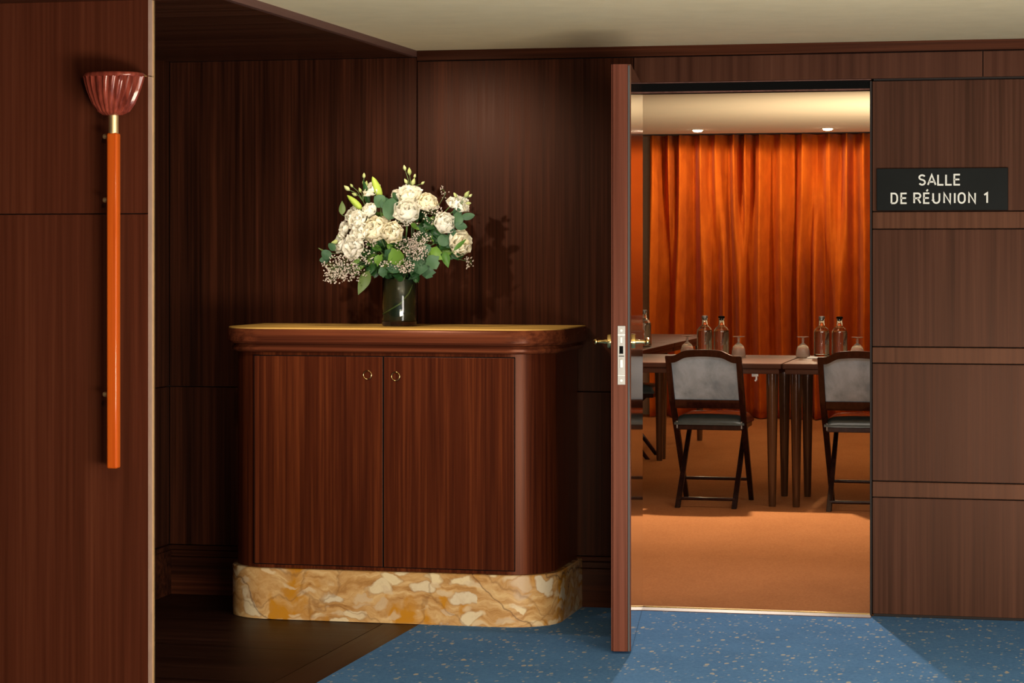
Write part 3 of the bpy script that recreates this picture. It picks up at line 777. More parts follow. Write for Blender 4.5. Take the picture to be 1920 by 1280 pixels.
# chairs -----------------------------------------------------------
def make_chair(label):
    c = empty('folding_chair', (0, 0, 0), 0, label, 'chair', 'folding chairs round the meeting tables')
    W = .187
    ch = M['chair']
    # back posts: from rear top (y=-.20) down to the far front foot (y=.40)
    for s in (-1, 1):
        bm = bmesh.new()
        path = [(s * W, -.335, .808), (s * W, -.190, .565), (s * (W - .004), -.060, .40), (s * (W - .008), .25, .0005)]
        prev = None
        ws = [(.030, .030), (.031, .034), (.031, .036), (.026, .030)]
        rings = []
        for (x, y, z), (wx, wy) in zip(path, ws):
            rings.append([bm.verts.new((x + a * wx / 2, y + b * wy / 2, z)) for a, b in ((-1, -1), (1, -1), (1, 1), (-1, 1))])
        for a, b in zip(rings[:-1], rings[1:]):
            for i in range(4): bm.faces.new((a[i], a[(i + 1) % 4], b[(i + 1) % 4], b[i]))
        bm.faces.new(rings[0]); bm.faces.new(rings[-1][::-1])
        bmesh.ops.bevel(bm, geom=list(bm.edges), offset=.003, segments=2, affect='EDGES', profile=.5)
        mesh_obj('back_post', bm, ch, c, auto=40)
        beam('leg', (s * (W - .036), -.245, .0005), (s * (W - .036), .22, .432), .028, .034, ch, c, .024, .030)
    # arched top rail
    def arch(t):   # 0..1 across
        a = abs(t - .5) * 2
        if a < .42: return .845 - .005 * (a / .42) ** 2
        if a < .84:
            q = (a - .42) / .42; q = q * q * (3 - 2 * q)
            return .840 - .030 * q
        return .810
    bm = bmesh.new(); n = 28; top = []; bot = []
    lean = lambda z: -.335 + (.808 - z) * .597
    x_in = W - .013
    for yo in (-.014, .014):
        tt, bb_ = [], []
        for i in range(n + 1):
            t = i / n; x = -W - .012 + t * (2 * W + .024)
            z = arch(t); zb = z - (.038 if abs(t - .5) < .47 else .030)
            tt.append(bm.verts.new((x, lean(z) + yo, z))); bb_.append(bm.verts.new((x, lean(zb) + yo, zb)))
        top.append(tt); bot.append(bb_)
    for i in range(n):
        bm.faces.new((top[0][i], top[0][i + 1], bot[0][i + 1], bot[0][i]))
        bm.faces.new((top[1][i], bot[1][i], bot[1][i + 1], top[1][i + 1]))
        bm.faces.new((top[0][i], top[1][i], top[1][i + 1], top[0][i + 1]))
        bm.faces.new((bot[0][i], bot[0][i + 1], bot[1][i + 1], bot[1][i]))
    for i in (0, n): bm.faces.new((top[0][i], bot[0][i], bot[1][i], top[1][i]))
    bmesh.ops.bevel(bm, geom=[e for e in bm.edges if len(e.link_faces) == 2 and e.calc_face_angle(0) > 1], offset=.004, segments=2, affect='EDGES', profile=.5)
    mesh_obj('top_rail', bm, ch, c, auto=40)
    bm = bmesh.new(); bm_box(bm, -x_in, x_in, -.012, .012, .524, .572, .003)
    for v in bm.verts: v.co.y += lean(v.co.z)
    mesh_obj('lower_rail', bm, ch, c, auto=40)
    # upholstered back
    bm = bmesh.new(); nx, nz = 16, 12
    for yo in (-1, 1):
        G = []
        for j in range(nz + 1):
            row = []
            for i in range(nx + 1):
                t = i / nx; x = -x_in + .002 + t * 2 * (x_in - .002)
                tA = (x + W + .012) / (2 * W + .024)
                z0 = .570; z1 = arch(tA) - .036
                z = z0 + (z1 - z0) * j / nz
                puff = .007 * (math.sin(PI * t) * math.sin(PI * j / nz)) ** .5 + .004
                row.append(bm.verts.new((x, lean(z) + yo * puff, z)))
            G.append(row)
        for j in range(nz):
            for i in range(nx):
                bm.faces.new((G[j][i], G[j][i + 1], G[j + 1][i + 1], G[j + 1][i]))
    mesh_obj('back_upholstery', bm, M['upholstery'], c, smooth=True)
    # seat
    box('seat_frame', -.178, .178, -.115, .285, .405, .432, ch, c, .003)
    bm = bmesh.new(); bm_box(bm, -.186, .186, -.125, .295, 0, 1)
    bmesh.ops.delete(bm, geom=bm.verts[:], context='VERTS')
    nx, ny = 18, 18
    top = []
    for j in range(ny + 1):
        row = []
        for i in range(nx + 1):
            u, v_ = i / nx, j / ny
            e = min(1, (min(u, 1 - u) * 7)) ; e2 = min(1, (min(v_, 1 - v_) * 7))
            q = math.sqrt(max(0, 1 - (1 - e) ** 2)) * math.sqrt(max(0, 1 - (1 - e2) ** 2))
            z = .4325 + .012 + .040 * q + .010 * math.sin(PI * u) * math.sin(PI * v_)
            row.append(bm.verts.new((-.188 + .376 * u, -.125 + .42 * v_, z)))
        top.append(row)
    for j in range(ny):
        for i in range(nx): bm.faces.new((top[j][i], top[j][i + 1], top[j + 1][i + 1], top[j + 1][i]))
    ring = [top[0][i] for i in range(nx + 1)] + [top[j][nx] for j in range(1, ny + 1)] + [top[ny][i] for i in range(nx - 1, -1, -1)] + [top[j][0] for j in range(ny - 1, 0, -1)]
    low = [bm.verts.new((v.co.x, v.co.y, .4325)) for v in ring]
    for i in range(len(ring)):
        k = (i + 1) % len(ring); bm.faces.new((ring[k], ring[i], low[i], low[k]))
    bm.faces.new(low)
    mesh_obj('seat_cushion', bm, M['leather'], c, auto=60)
    # stretchers
    tube('stretcher', [(-W + .01, .155, .122), (W - .01, .155, .122)], .0085, ch, c, 10)
    tube('stretcher', [(-W + .038, -.205, .046), (W - .038, -.205, .046)], .0085, ch, c, 10)
    for s in (-1, 1):
        bm = bmesh.new(); bm_tube(bm, [(s * .170, -.104, .418), (s * .200, -.050, .418)], .0035, 8); bm_tube(bm, [(s * .1735, -.119, .414), (s * .1735, -.119, .452)], .005, 8)
        mesh_obj('hinge_pin', bm, M['steel'], c, auto=50)
    return c
ch1 = make_chair('dark folding chair with grey velvet back standing in full view through the doorway')
ch1.location = (-1.862, 3.875, .005)
ch2 = copy_tree(ch1); ch2.location = (-1.060, 3.86, .005)
ch2['label'] = 'dark folding chair with grey velvet back, half hidden by the doorway side with the sign'
ch3 = copy_tree(ch1); ch3.location = (-2.93, 6.75, .005); ch3.rotation_euler = (0, 0, R(-90))
ch3['label'] = 'dark folding chair seen side on, only its crossed legs showing by the open door'

# bottles and glasses ----------------------------------------------
TZ = .772
def make_bottle(label, cap='glass', water=True):
    b = empty('water_bottle', (0, 0, 0), 0, label, 'bottle', 'glass water bottles on the meeting tables')
    outer = [(.035, .0), (.0440, .003), (.0450, .010), (.0450, .135), (.043, .148), (.033, .162), (.019, .172), (.0165, .178), (.0160, .208), (.0172, .210), (.0172, .216), (.0160, .2165)]
    inn = [(.0135, .2165), (.0135, .180), (.030, .160), (.0402, .146), (.0423, .134), (.0423, .014), (.035, .010)]
    bm = bmesh.new()
    rings = bm_lathe(bm, outer + inn, 28, cap0=True, cap1=True)
    mesh_obj('glass_body', bm, M['glass'], b, auto=40)
    if water:
        lathe('water', [(.035, .0105), (.0419, .015), (.0419, .132), (.0400, .1445), (.0385, .1475)], M['water'], b, 28)
    if cap == 'black':
        lathe('cap', [(.0125, .206), (.0125, .2166), (.0185, .2168), (.0190, .222), (.0185, .2265), (.010, .228)], M['black'], b, 20)
    else:
        lathe('cap', [(.0125, .205), (.0125, .2166), (.0175, .2168), (.0180, .222), (.0172, .2275), (.010, .229)], M['steel'], b, 20)
    return b
b1 = make_bottle('clear water bottle with silver stopper, left one of the pair behind the fully visible chair', 'glass')
b1.location = (-2.014, 4.62, TZ)
b2 = make_bottle('clear water bottle with black cap, right one of the pair behind the fully visible chair', 'black')
b2.location = (-1.912, 4.58, TZ)
b3 = copy_tree(b1); b3.location = (-1.348, 4.62, TZ); b3['label'] = 'clear water bottle with silver stopper, left one of the pair behind the half hidden chair'
b4 = copy_tree(b2); b4.location = (-1.246, 4.60, TZ); b4['label'] = 'clear water bottle with black cap, right one of the pair behind the half hidden chair'
b5 = copy_tree(b1); b5.location = (-2.60, 5.98, TZ); b5['label'] = 'clear water bottle on the receding table beside the open door handle'

def make_glass(label):
    b = empty('upturned_goblet', (0, 0, 0), 0, label, 'glass', 'upturned goblets on the meeting tables')
    pr = [(.0395, .0), (.0400, .012), (.0375, .036), (.0300, .058), (.0170, .070), (.0075, .077), (.0055, .084), (.0085, .092), (.0055, .100), (.0075, .108), (.034, .1115), (.035, .113), (.034, .1145)]
    inn = [(.0002, .1147)]
    bm = bmesh.new()
    # outer skin then inside of the bowl
    inside = [(.0005, .062), (.016, .060), (.0280, .052), (.0352, .034), (.0378, .012), (.0375, .0)]
    prof = inside + pr + inn
    rg = bm_lathe(bm, prof, 28, cap0=True, cap1=True)
    mesh_obj('goblet_glass', bm, M['frost'], b, auto=50)
    return b
g1 = make_glass('upturned stemmed glass left of the bottles behind the fully visible chair')
g1.location = (-2.115, 4.62, TZ)
for (x, y, lab) in ((-1.812, 4.56, 'upturned stemmed glass right of the bottles behind the fully visible chair'),
                    (-1.450, 4.58, 'upturned stemmed glass left of the bottles behind the half hidden chair'),
                    (-1.145, 4.58, 'upturned stemmed glass right of the bottles behind the half hidden chair')):
    q = copy_tree(g1); q.location = (x, y, TZ); q['label'] = lab
M['paper'] = plain('white_paper', (.75, .70, .62), .7)
for (x, y, lab) in ((-1.33, 4.42, 'small white notepad lying before the bottles behind the half hidden chair'), (-2.59, 5.35, 'small white notepad on the receding table beside the open door')):
    p = box('notepad', -.075, .075, -.05, .05, 0, .006, M['paper'], None, .001); p.location = (x, y, TZ); tag(p, lab, 'notepad')

# ================================================================== VASE AND FLOWERS
VX, VY, VZ = -2.445, -.285, 1.077
va = empty('glass_vase', (VX, VY, VZ), 0, 'straight clear glass vase lined with dark leaves on the cabinet', 'vase')
bm = bmesh.new()
bm_lathe(bm, [(.060, 0), (.0645, .003), (.066, .010), (.066, .196), (.0652, .198), (.0640, .196), (.0630, .022), (.058, .018)], 48)
mesh_obj('glass_body', bm, M['vase_glass'], va, auto=40)
bm = bmesh.new()
bm_lathe(bm, [(.0605, .0235), (.0605, .176), (.0595, .176), (.0595, .0235)], 40, cap0=False, cap1=False)
mesh_obj('leaf_lining', bm, M['lining'], va, auto=40)
lathe('water', [(.0585, .0225), (.0585, .145)], mat_glass('vase_water', (.55, .62, .50), 0, 1.33), va, 32)
tube('wrapped_leaf', [(-.055, -.032, .045), (-.02, -.0615, .062), (.02, -.0612, .085), (.048, -.040, .125), (.055, -.02, .155)], .0024, M['olive_leaf'], va, 6)

def petal_mesh(name, w_, h_, cup, curl, ruffle=0.0, seed=0, nu=7, nv=6):
    """petal standing on z, base at origin, cupping towards -Y... opens along +Z"""
    r = random.Random(seed)
    bm = bmesh.new(); G = []
    for j in range(nv + 1):
        v = j / nv
        wv = w_ * (math.sin(PI * min(1, .12 + .80 * v) ** .9)) ** .7
        row = []
        for i in range(nu + 1):
            u = i / nu * 2 - 1
            x = wv * u
            y = cup * (u * u) * w_ * 1.2 * (1 - .3 * v) + curl * (v ** 3) * -h_
            z = h_ * v * (1 - .12 * u * u * v) + ruffle * math.sin(u * 7 + seed) * v * h_
            y += h_ * .25 * math.sin(PI * v) * -1
            row.append(bm.verts.new((x, y + ruffle * .8 * math.cos(u * 6 + seed) * v * h_, z)))
        G.append(row)
    for j in range(nv):
        for i in range(nu): bm.faces.new((G[j][i], G[j][i + 1], G[j + 1][i + 1], G[j + 1][i]))
    me = bpy.data.meshes.new(name); bm.to_mesh(me); bm.free()
    for p in me.polygons: p.use_smooth = True
    return me

PET = {}
for key, mt in (('rose', 'rose'), ('cream', 'rose_cream'), ('lis', 'lis')):
    for k in range(3):
        ruf = .018 if key != 'lis' else .05
        me = petal_mesh('petal', .74, .95, .55, .10 if key != 'lis' else .28, ruf, k)
        me.materials.append(M[mt]); PET[key, k] = me

def rose_core(key, mat):
    bm = bmesh.new(); n, turns = 90, 3.6
    A, B = [], []
    for i in range(n + 1):
        t = i / n; a = t * turns * 2 * PI; r = .05 + .46 * t
        wob = .035 * math.sin(a * 2.7)
        h = .95 - .16 * t + .05 * math.sin(a * 1.9)
        A.append(bm.verts.new((math.cos(a) * (r * .5), math.sin(a) * (r * .5), .12)))
        B.append((bm.verts.new((math.cos(a) * (r + wob * .5), math.sin(a) * (r + wob * .5), h * .72)), bm.verts.new((math.cos(a) * (r + .03 + wob), math.sin(a) * (r + .03 + wob), h))))
    for i in range(n):
        bm.faces.new((A[i], A[i + 1], B[i + 1][0], B[i][0])); bm.faces.new((B[i][0], B[i + 1][0], B[i + 1][1], B[i][1]))
    me = bpy.data.meshes.new('bloom_centre'); bm.to_mesh(me); bm.free(); me.materials.append(mat)
    for p in me.polygons: p.use_smooth = True
    return me
CORE = {'rose': rose_core('rose', M['rose']), 'cream': rose_core('cream', M['rose_cream'])}

def link(name, me, parent, mw):
    o = bpy.data.objects.new(name, me); COL.objects.link(o); o.parent = parent; o.matrix_local = mw
    return o

MOUTH = Vector((0, 0, .19))
def stem_path(p, base_ang=None, n=6):
    """from the bloom back into the vase mouth and down to its bottom (vase-local)"""
    p = Vector(p)
    d = Vector((p.x, p.y, 0))
    if d.length < 1e-3: d = Vector((.01, 0, 0))
    dn = d.normalized()
    m = Vector((dn.x * .030, dn.y * .022, .195)); b = Vector((-dn.x * .025, -dn.y * .025, .03))
    c = m + (m - b).normalized() * (p - m).length * .45
    pts = [b, m]
    for i in range(1, n + 1):
        t = i / n
        pts.append((1 - t) ** 2 * m + 2 * t * (1 - t) * c + t * t * p)
    return pts

def orient(pos, direction, roll=0.0, s=1.0):
    q = Vector(direction).normalized().to_track_quat('Z', 'Y')
    return Matrix.Translation(pos) @ q.to_matrix().to_4x4() @ Matrix.Rotation(roll, 4, 'Z') @ Matrix.Scale(s, 4)

def flower_root(name, label, cat, group, pos):
    return empty(name, (VX, VY, VZ), 0, label, cat, group)

def facing(p):
    return Vector((p[0] * 1.6, -.32 + p[1], (p[2] - .33) * 1.6 + .10)).normalized()

def make_rose(p, r, key, label):
    r *= 1.12
    t = flower_root('rose', label, 'rose', 'roses in the vase', p)
    d = facing(p); P_ = Vector(p)
    base = P_ - d * r * .55
    link('bloom_centre', CORE[key], t, orient(base, d, rnd.uniform(0, 6), r * 1.05))
    # rings of petals: inner upright, outer opened
    for (cnt, off, tilt, sz, back) in ((5, .40, R(10), 1.05, 0.0), (6, .52, R(30), 1.12, .03), (6, .55, R(58), 1.05, .08)):
        ph = rnd.uniform(0, 6)
        for k in range(cnt):
            a = ph + 2 * PI * k / cnt + rnd.uniform(-.12, .12)
            lm = (Matrix.Rotation(a, 4, 'Z') @ Matrix.Translation((0, off * .55, -back)) @ Matrix.Rotation(-(tilt + rnd.uniform(-.1, .1)), 4, 'X') @ Matrix.Rotation(PI, 4, 'Z') @ Matrix.Rotation(PI, 4, 'Z') @ Matrix.Scale(sz * rnd.uniform(.92, 1.05), 4))
            # petal cups toward the centre (-Y local after the offset)
            link('petal', PET[key, k % 3], t, orient(base, d, 0, r) @ lm @ Matrix.Diagonal((1, -1, 1, 1)) @ Matrix.Diagonal((1, 1, 1, 1)))
    bm = bmesh.new(); bm_lathe(bm, [(.05 * r, -.30 * r), (.22 * r, -.12 * r), (.34 * r, .05 * r), (.30 * r, .12 * r)], 10)
    bmesh.ops.transform(bm, matrix=orient(base, d), verts=bm.verts)
    mesh_obj('calyx', bm, M['stem'], t, smooth=True)
    tube('stem', stem_path(base - d * r * .2), .0022, M['stem'], t, 6)
    return t

def make_lis(p, r, label):
    r *= 1.18
    t = flower_root('lisianthus', label, 'flower', 'white lisianthus in the vase', p)
    d = facing(p); P_ = Vector(p); base = P_ - d * r * .5
    for (cnt, off, tilt, sz) in ((4, .12, R(6), .85), (5, .22, R(24), 1.05), (5, .30, R(48), 1.12)):
        ph = rnd.uniform(0, 6)
        for k in range(cnt):
            a = ph + 2 * PI * k / cnt + rnd.uniform(-.2, .2)
            lm = Matrix.Rotation(a, 4, 'Z') @ Matrix.Translation((0, off, 0)) @ Matrix.Rotation(-(tilt + rnd.uniform(-.15, .15)), 4, 'X') @ Matrix.Scale(sz * rnd.uniform(.85, 1.1), 4) @ Matrix.Diagonal((1, -1, 1, 1))
            link('petal', PET['lis', k % 3], t, orient(base, d, 0, r) @ lm)
    bm = bmesh.new(); bm_lathe(bm, [(.04 * r, -.35 * r), (.16 * r, -.15 * r), (.26 * r, .05 * r), (.12 * r, .35 * r)], 10)
    bmesh.ops.transform(bm, matrix=orient(base, d), verts=bm.verts)
    mesh_obj('flower_base', bm, M['bud'], t, smooth=True)
    tube('stem', stem_path(base - d * r * .2), .0018, M['stem'], t, 6)
    return t

ROSES = [((.056, -.10, .435), .042, 'rose', 'large white rose highest at the middle of the bouquet'),
         ((.122, -.04, .468), .035, 'cream', 'cream rose at the upper right of the bouquet, against the panelled wall'),
         ((.197, -.07, .390), .037, 'rose', 'white rose at the right side, beside the round eucalyptus leaves'),
         ((.251, -.04, .315), .041, 'cream', 'cream rose lowest on the right, with a narrow leaf before it'),
         ((-.068, -.12, .366), .043, 'cream', 'large cream rose left of centre, front of the bouquet'),
         ((.007, -.14, .354), .036, 'cream', 'round cream rose at the very centre front of the bouquet'),
         ((-.105, -.06, .437), .028, 'rose', 'small white rose at upper left, below the green buds'),
         ((-.045, -.05, .393), .022, 'cream', 'smallest cream rose tucked behind the two front roses')]
for a in ROSES: make_rose(*a)
LIS = [((-.142, -.09, .399), .032, 'white lisianthus bloom just left of the small white rose'),
       ((-.126, -.12, .350), .032, 'white ruffled lisianthus touching the large cream rose'),
       ((-.149, -.10, .303), .040, 'largest drooping white lisianthus above the baby\'s breath at lower left'),
       ((-.210, -.03, .364), .025, 'small creamy lisianthus on the outer left edge'),
       ((-.221, -.04, .311), .029, 'creamy lisianthus lowest on the outer left edge'),
       ((-.176, -.03, .426), .026, 'creamy lisianthus below the slanted green lily bud'),
       ((.042, -.03, .497), .036, 'white lisianthus opening upward at the top of the bouquet'),
       ((-.104, -.02, .516), .027, 'greenish white lisianthus beside the upright lily bud'),
       ((.237, .0, .457), .029, 'green tinged lisianthus at far right under the thin buds'),
       ((-.010, .01, .496), .022, 'small white lisianthus behind the large grey green leaves'),
       ((.078, .0, .480), .021, 'small white lisianthus between the topmost white bloom and the cream rose'),
       ((.213, -.02, .462), .020, 'tiny pale lisianthus left of the right hand bud cluster')]
for a in LIS: make_lis(*a)

# bud sprays
def bud_bm(r, L_):
    bm = bmesh.new(); bm_lathe(bm, [(.15 * r, 0), (.8 * r, L_ * .22), (r, L_ * .42), (.75 * r, L_ * .68), (.3 * r, L_ * .9), (.04 * r, L_)], 9)
    me = bpy.data.meshes.new('bud'); bm.to_mesh(me); bm.free(); me.materials.append(M['bud'])
    for p in me.polygons: p.use_smooth = True
    return me
BUD = [bud_bm(.0065, .022), bud_bm(.0085, .030), bud_bm(.0052, .017)]
def bud_spray(label, root, pts_):
    t = flower_root('bud_spray', label, 'flower buds', 'lisianthus bud sprays in the vase', None)
    tube('stem', stem_path(root), .0016, M['stem'], t, 6)
    for i, p in enumerate(pts_):
        P_ = Vector(p); rt = Vector(root); mid = (P_ + rt) / 2 + Vector((0, .0, .01))
        tube('bud_stalk', [rt, mid, P_], .0010, M['stem'], t, 5)
        dr = (P_ - mid).normalized(); dr.z += .4
        link('bud', BUD[i % 3], t, orient(P_ - dr.normalized() * .004, dr, 0, 1))
bud_spray('spray of thin pale buds rising highest above the bouquet', (.045, .0, .50), [(.022, 0, .588), (.040, 0, .570), (.059, 0, .560), (.030, -.005, .538), (.051, 0, .532), (.088, 0, .535)])
bud_spray('spray of thin pale buds reaching out at the upper right', (.235, 0, .45), [(.220, 0, .486), (.255, 0, .486), (.272, 0, .486), (.261, 0, .460)])
bud_spray('spray of yellow green buds at the upper left of the bouquet', (-.142, 0, .47), [(-.139, 0, .560), (-.198, 0, .513), (-.185, 0, .526), (-.171, 0, .493), (-.133, 0, .522), (-.141, 0, .536), (-.150, -.005, .505)])
bud_spray('small yellow bud sprig poking out low on the left side', (-.215, -.02, .31), [(-.243, -.03, .312), (-.232, -.03, .318), (-.225, -.03, .335)])

# lily buds
def lily(label, a, b, r):
    t = flower_root('lily_bud', label, 'flower bud', 'green lily buds in the vase', None)
    a, b = Vector(a), Vector(b); L_ = (a - b).length
    bm = bmesh.new(); sg_ = 18; rings = []
    for f, q in ((.4, 0), (.8, .12), (1, .35), (.95, .55), (.65, .8), (.3, .94), (.05, 1)):
        rings.append([bm.verts.new((r * f * (1 + .07 * math.cos(3 * 2 * PI * k / sg_)) * math.cos(2 * PI * k / sg_), r * f * (1 + .07 * math.cos(3 * 2 * PI * k / sg_)) * math.sin(2 * PI * k / sg_), L_ * q)) for k in range(sg_)])
    for x, y in zip(rings[:-1], rings[1:]):
        for k in range(sg_): bm.faces.new((x[k], x[(k + 1) % sg_], y[(k + 1) % sg_], y[k]))
    bm.faces.new(rings[0][::-1]); bm.faces.new(rings[-1])
    bmesh.ops.transform(bm, matrix=orient(b, a - b), verts=bm.verts)
    mesh_obj('bud', bm, M['lily'], t, smooth=True)
    tube('stem', stem_path(b), .0022, M['stem'], t, 6)
lily('upright lime green lily bud near the top of the bouquet', (-.100, -.02, .562), (-.066, -.03, .482), .0155)
lily('lime green lily bud slanting to the left below the small buds', (-.196, -.03, .492), (-.137, -.04, .440), .0125)

# leaves
def leaf_mesh(name, mat, shape='round', fold=.18, n=8):
    bm = bmesh.new(); G = []
    for j in range(n + 1):
        v = j / n
        if shape == 'round': wv = math.sin(PI * v ** .85) ** .62
        elif shape == 'lobed': wv = math.sin(PI * v ** .8) ** .7 * (1 + .22 * math.cos(v * 16))
        else: wv = math.sin(PI * v ** .75)
        row = []
        for u in (-1, -.5, 0, .5, 1):
            row.append(bm.verts.new((u * wv, fold * abs(u) * wv + .16 * math.sin(PI * v) + .03 * math.sin(9 * v + 3 * u), 2 * v - 1)))
        G.append(row)
    for j in range(n):
        for i in range(4): bm.faces.new((G[j][i], G[j][i + 1], G[j + 1][i + 1], G[j + 1][i]))
    bmesh.ops.remove_doubles(bm, verts=bm.verts, dist=1e-4)
    me = bpy.data.meshes.new(name); bm.to_mesh(me); bm.free(); me.materials.append(mat)
    for p in me.polygons: p.use_smooth = True
    return me
LM = {'e': leaf_mesh('leaf', M['euc'], 'round'), 'g': leaf_mesh('leaf', M['bright_leaf'], 'lobed', .3), 'd': leaf_mesh('leaf', M['dark_leaf'], 'pointed'),
      'o': leaf_mesh('leaf', M['olive_leaf'], 'pointed', .1), 'l': leaf_mesh('leaf', M['euc'], 'lobed', .25), 'b': leaf_mesh('leaf', M['bright_leaf'], 'pointed')}
def sprig(name, label, group, leaves, root=None, cat='leaves'):
    """leaves: (x, y, z, half width, half height, kind, roll deg in the picture plane)"""
    t = flower_root(name, label, cat, group, None)
    c = Vector((sum(l[0] for l in leaves) / len(leaves), sum(l[1] for l in leaves) / len(leaves) + .03, sum(l[2] for l in leaves) / len(leaves)))
    if root: c = Vector(root)
    tube('stem', stem_path(c), .0017, M['stem'], t, 6)
    for (x, y, z, wx, hz, k, roll) in leaves:
        yaw = rnd.uniform(-.35, .35); pit = rnd.uniform(-.3, .3)
        mw = Matrix.Translation((x, y, z)) @ Matrix.Rotation(R(roll), 4, 'Y') @ Matrix.Rotation(yaw, 4, 'Z') @ Matrix.Rotation(pit, 4, 'X') @ Matrix.Diagonal((wx, (wx + hz) * .5, hz, 1))
        link('leaf', LM[k], t, mw)
        foot = mw @ Vector((0, 0, -1))
        tube('leaf_stalk', [c, (c + foot) / 2, foot], .0009, M['stem'], t, 5)
    return t
EG = 'eucalyptus sprigs in the vase'
sprig('eucalyptus_sprig', 'eucalyptus sprig with big grey green leaves left of the highest white rose', EG, [(-.010, -.085, .439, .032, .044, 'e', 12), (-.060, -.07, .470, .026, .026, 'e', -50), (.002, -.04, .482, .026, .016, 'd', 60), (-.035, -.075, .462, .024, .022, 'e', 80)])
sprig('eucalyptus_sprig', 'eucalyptus sprig with round leaves at the far right above the cream rose', EG, [(.238, -.06, .402, .024, .027, 'e', 10), (.279, -.05, .411, .014, .026, 'e', 80), (.254, -.06, .374, .016, .024, 'e', 100), (.232, -.03, .425, .018, .02, 'e', -20)])
sprig('eucalyptus_sprig', 'dark eucalyptus sprig between the two right hand roses', EG, [(.219, -.06, .350, .018, .020, 'e', 0), (.186, -.06, .323, .024, .024, 'e', 40), (.209, -.05, .312, .020, .020, 'e', -30), (.170, -.05, .345, .02, .022, 'd', 10)])
sprig('eucalyptus_sprig', 'eucalyptus sprig with small dark leaves at the far lower left', EG, [(-.272, -.05, .269, .019, .022, 'e', -50), (-.251, -.05, .297, .015, .018, 'e', -30), (-.282, -.04, .250, .014, .020, 'e', -100), (-.290, -.04, .285, .004, .022, 'o', -60)], (-.20, -.02, .27))
sprig('ivy_sprig', 'bright lobed leaf sprig at the bottom centre above the vase rim', 'lobed leaf sprigs in the vase', [(.020, -.12, .257, .034, .036, 'g', 70), (-.012, -.11, .268, .022, .022, 'l', -40), (.007, -.10, .222, .027, .024, 'l', 10), (-.036, -.10, .203, .020, .018, 'l', 80), (-.052, -.11, .252, .022, .018, 'g', -70)])
sprig('ivy_sprig', 'large lobed leaf sprig at the lower right of the bouquet', 'lobed leaf sprigs in the vase', [(.100, -.08, .235, .034, .044, 'l', 170), (.160, -.10, .272, .030, .030, 'g', 20), (.158, -.11, .240, .026, .030, 'l', 150), (.203, -.08, .250, .016, .032, 'b', 165), (.127, -.06, .203, .025, .026, 'l', 190), (.132, -.09, .285, .022, .026, 'l', -20), (.080, -.07, .205, .026, .028, 'd', 200)])
sprig('long_leaf', 'single broad olive leaf hanging beside the vase at lower left', None, [(-.117, -.08, .163, .022, .050, 'o', 205)], (-.075, -.05, .215), 'leaf')
sprig('long_leaf', 'single upright leaf standing off at the far upper left', None, [(-.213, -.04, .445, .013, .027, 'o', 0), ], (-.185, -.03, .405), 'leaf')
sprig('long_leaf', 'narrow bright leaf lying across the lowest cream rose', None, [(.262, -.105, .305, .008, .034, 'b', 48)], (.235, -.08, .277), 'leaf')
sprig('long_leaf', 'tall dark pointed leaf among the upper left buds', None, [(-.126, -.02, .500, .012, .056, 'd', -8)], (-.115, -.01, .44), 'leaf')
# dark ferny filler foliage
FG = 'dark foliage filling the bouquet'
fills = [('dark pointed foliage behind the baby\'s breath at the lower left', (-.10, -.05, .25)),
         ('dark pointed foliage under the round centre rose', (.01, -.07, .295)),
         ('dark pointed foliage right of the highest white rose', (.12, -.04, .38)),
         ('dark pointed foliage left of centre under the cream rose', (-.05, -.06, .29)),
         ('dark pointed foliage between the bouquet centre and the lower right leaves', (.14, -.03, .32)),
         ('dark pointed foliage spilling over the rim of the vase', (.03, -.05, .215)),
         ('dark pointed foliage behind the roses at the right', (.20, -.01, .29)),
         ('dark pointed foliage behind the upper left blooms', (-.12, .0, .40)),
         ('dark pointed foliage behind the highest roses', (.04, .0, .43)),
         ('dark pointed foliage above the hanging olive leaf', (-.06, -.05, .225))]
for lab, c in fills:
    lv = []
    for k in range(18):
        a = rnd.uniform(0, 360)
        lv.append((c[0] + rnd.uniform(-.05, .05), c[1] + rnd.uniform(-.03, .03), c[2] + rnd.uniform(-.032, .032), rnd.uniform(.009, .014), rnd.uniform(.020, .030), 'd' if k % 5 else 'b', a))
    sprig('foliage_sprig', lab, FG, lv)

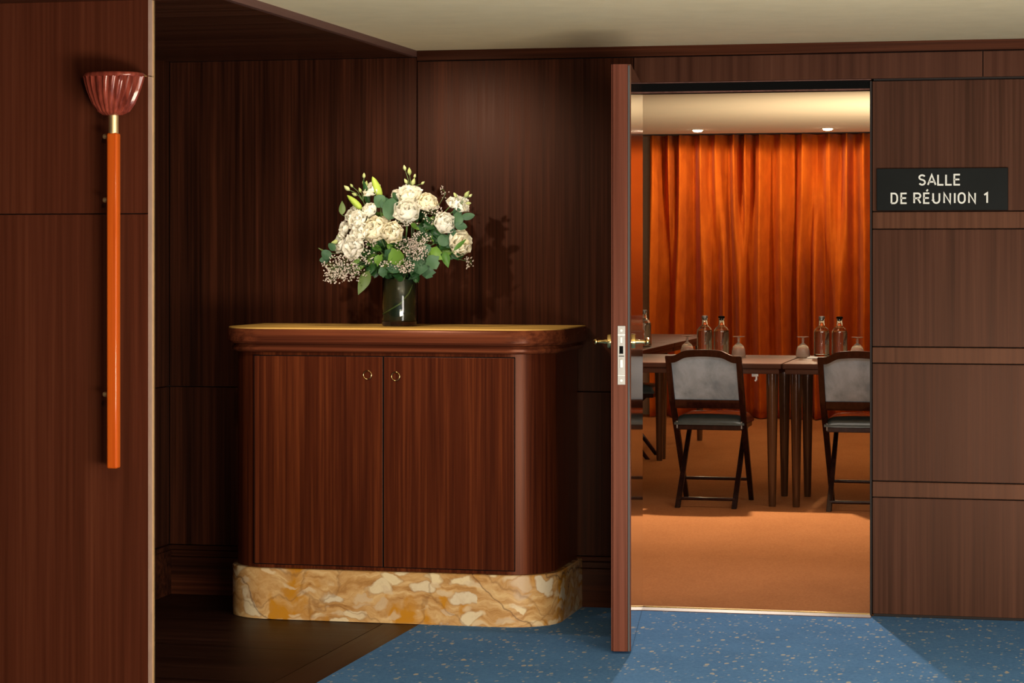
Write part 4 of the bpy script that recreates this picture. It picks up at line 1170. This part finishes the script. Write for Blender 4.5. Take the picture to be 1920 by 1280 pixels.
# baby's breath: tiny blossoms
def gyp(label, c, wx, hz, n):
    t = flower_root('babys_breath_spray', label, 'flower spray', "baby's breath sprays in the vase", None)
    tube('stem', stem_path((c[0], c[1] + .04, c[2])), .0012, M['stem'], t, 5)
    bm = bmesh.new(); bs = bmesh.new()
    cc = Vector((c[0], c[1] + .04, c[2]))
    for i in range(n):
        a = rnd.uniform(0, 2 * PI); q = math.sqrt(rnd.random())
        p = Vector((c[0] + wx * q * math.cos(a), c[1] + rnd.uniform(-.025, .03), c[2] + hz * q * math.sin(a)))
        s = rnd.uniform(.0022, .0042)
        m_ = Matrix.Translation(p) @ Matrix.Rotation(rnd.uniform(0, 3), 4, 'X') @ Matrix.Rotation(rnd.uniform(0, 3), 4, 'Y')
        bmesh.ops.create_icosphere(bm, subdivisions=1, radius=s, matrix=m_ @ Matrix.Diagonal((1, 1, .65, 1)))
        if i % 3 == 0:
            k1 = cc + (p - cc) * .5 + Vector((rnd.uniform(-.006, .006), 0, rnd.uniform(-.006, .006)))
            bm_tube(bs, [cc, k1, p], .0005, 3)
    tag(mesh_obj('blossoms', bm, M['gyp'], t), kind='stuff')
    tag(mesh_obj('branchlets', bs, M['stem'], t), kind='stuff')
G_ = [("large spray of baby's breath at the lower left of the bouquet", (-.202, -.09, .223), .070, .045, 230),
      ("baby's breath reaching furthest down on the left", (-.227, -.09, .188), .045, .028, 120),
      ("baby's breath under the drooping white lisianthus", (-.150, -.09, .197), .045, .030, 70),
      ("thin baby's breath below the large cream rose", (-.094, -.11, .262), .042, .026, 40),
      ("baby's breath just under the cream rose left of centre", (-.073, -.13, .309), .028, .018, 26),
      ("dense baby's breath right below the round centre rose", (.067, -.12, .300), .046, .030, 140),
      ("baby's breath touching the foliage right of centre", (.108, -.10, .322), .037, .033, 90),
      ("dense baby's breath right of the middle, above the lobed leaves", (.096, -.11, .279), .042, .034, 150),
      ("baby's breath hanging just above the vase rim", (.053, -.12, .226), .036, .026, 90),
      ("few baby's breath blossoms left of the vase rim spray", (-.017, -.13, .236), .026, .012, 22),
      ("baby's breath between the two roses at the upper right", (.149, -.06, .417), .040, .038, 80),
      ("few baby's breath blossoms below the lowest cream rose", (.276, -.03, .240), .024, .026, 26),
      ("wispy baby's breath rising over the cream rose at upper right", (.170, .0, .500), .022, .028, 14),
      ("baby's breath hanging under the highest white rose", (.055, -.12, .388), .046, .016, 26),
      ("baby's breath behind the lower left spray, over dark leaves", (-.139, -.07, .242), .045, .022, 50)]
for lab, c, wx, hz, n in G_: gyp(lab, c, wx, hz, n)
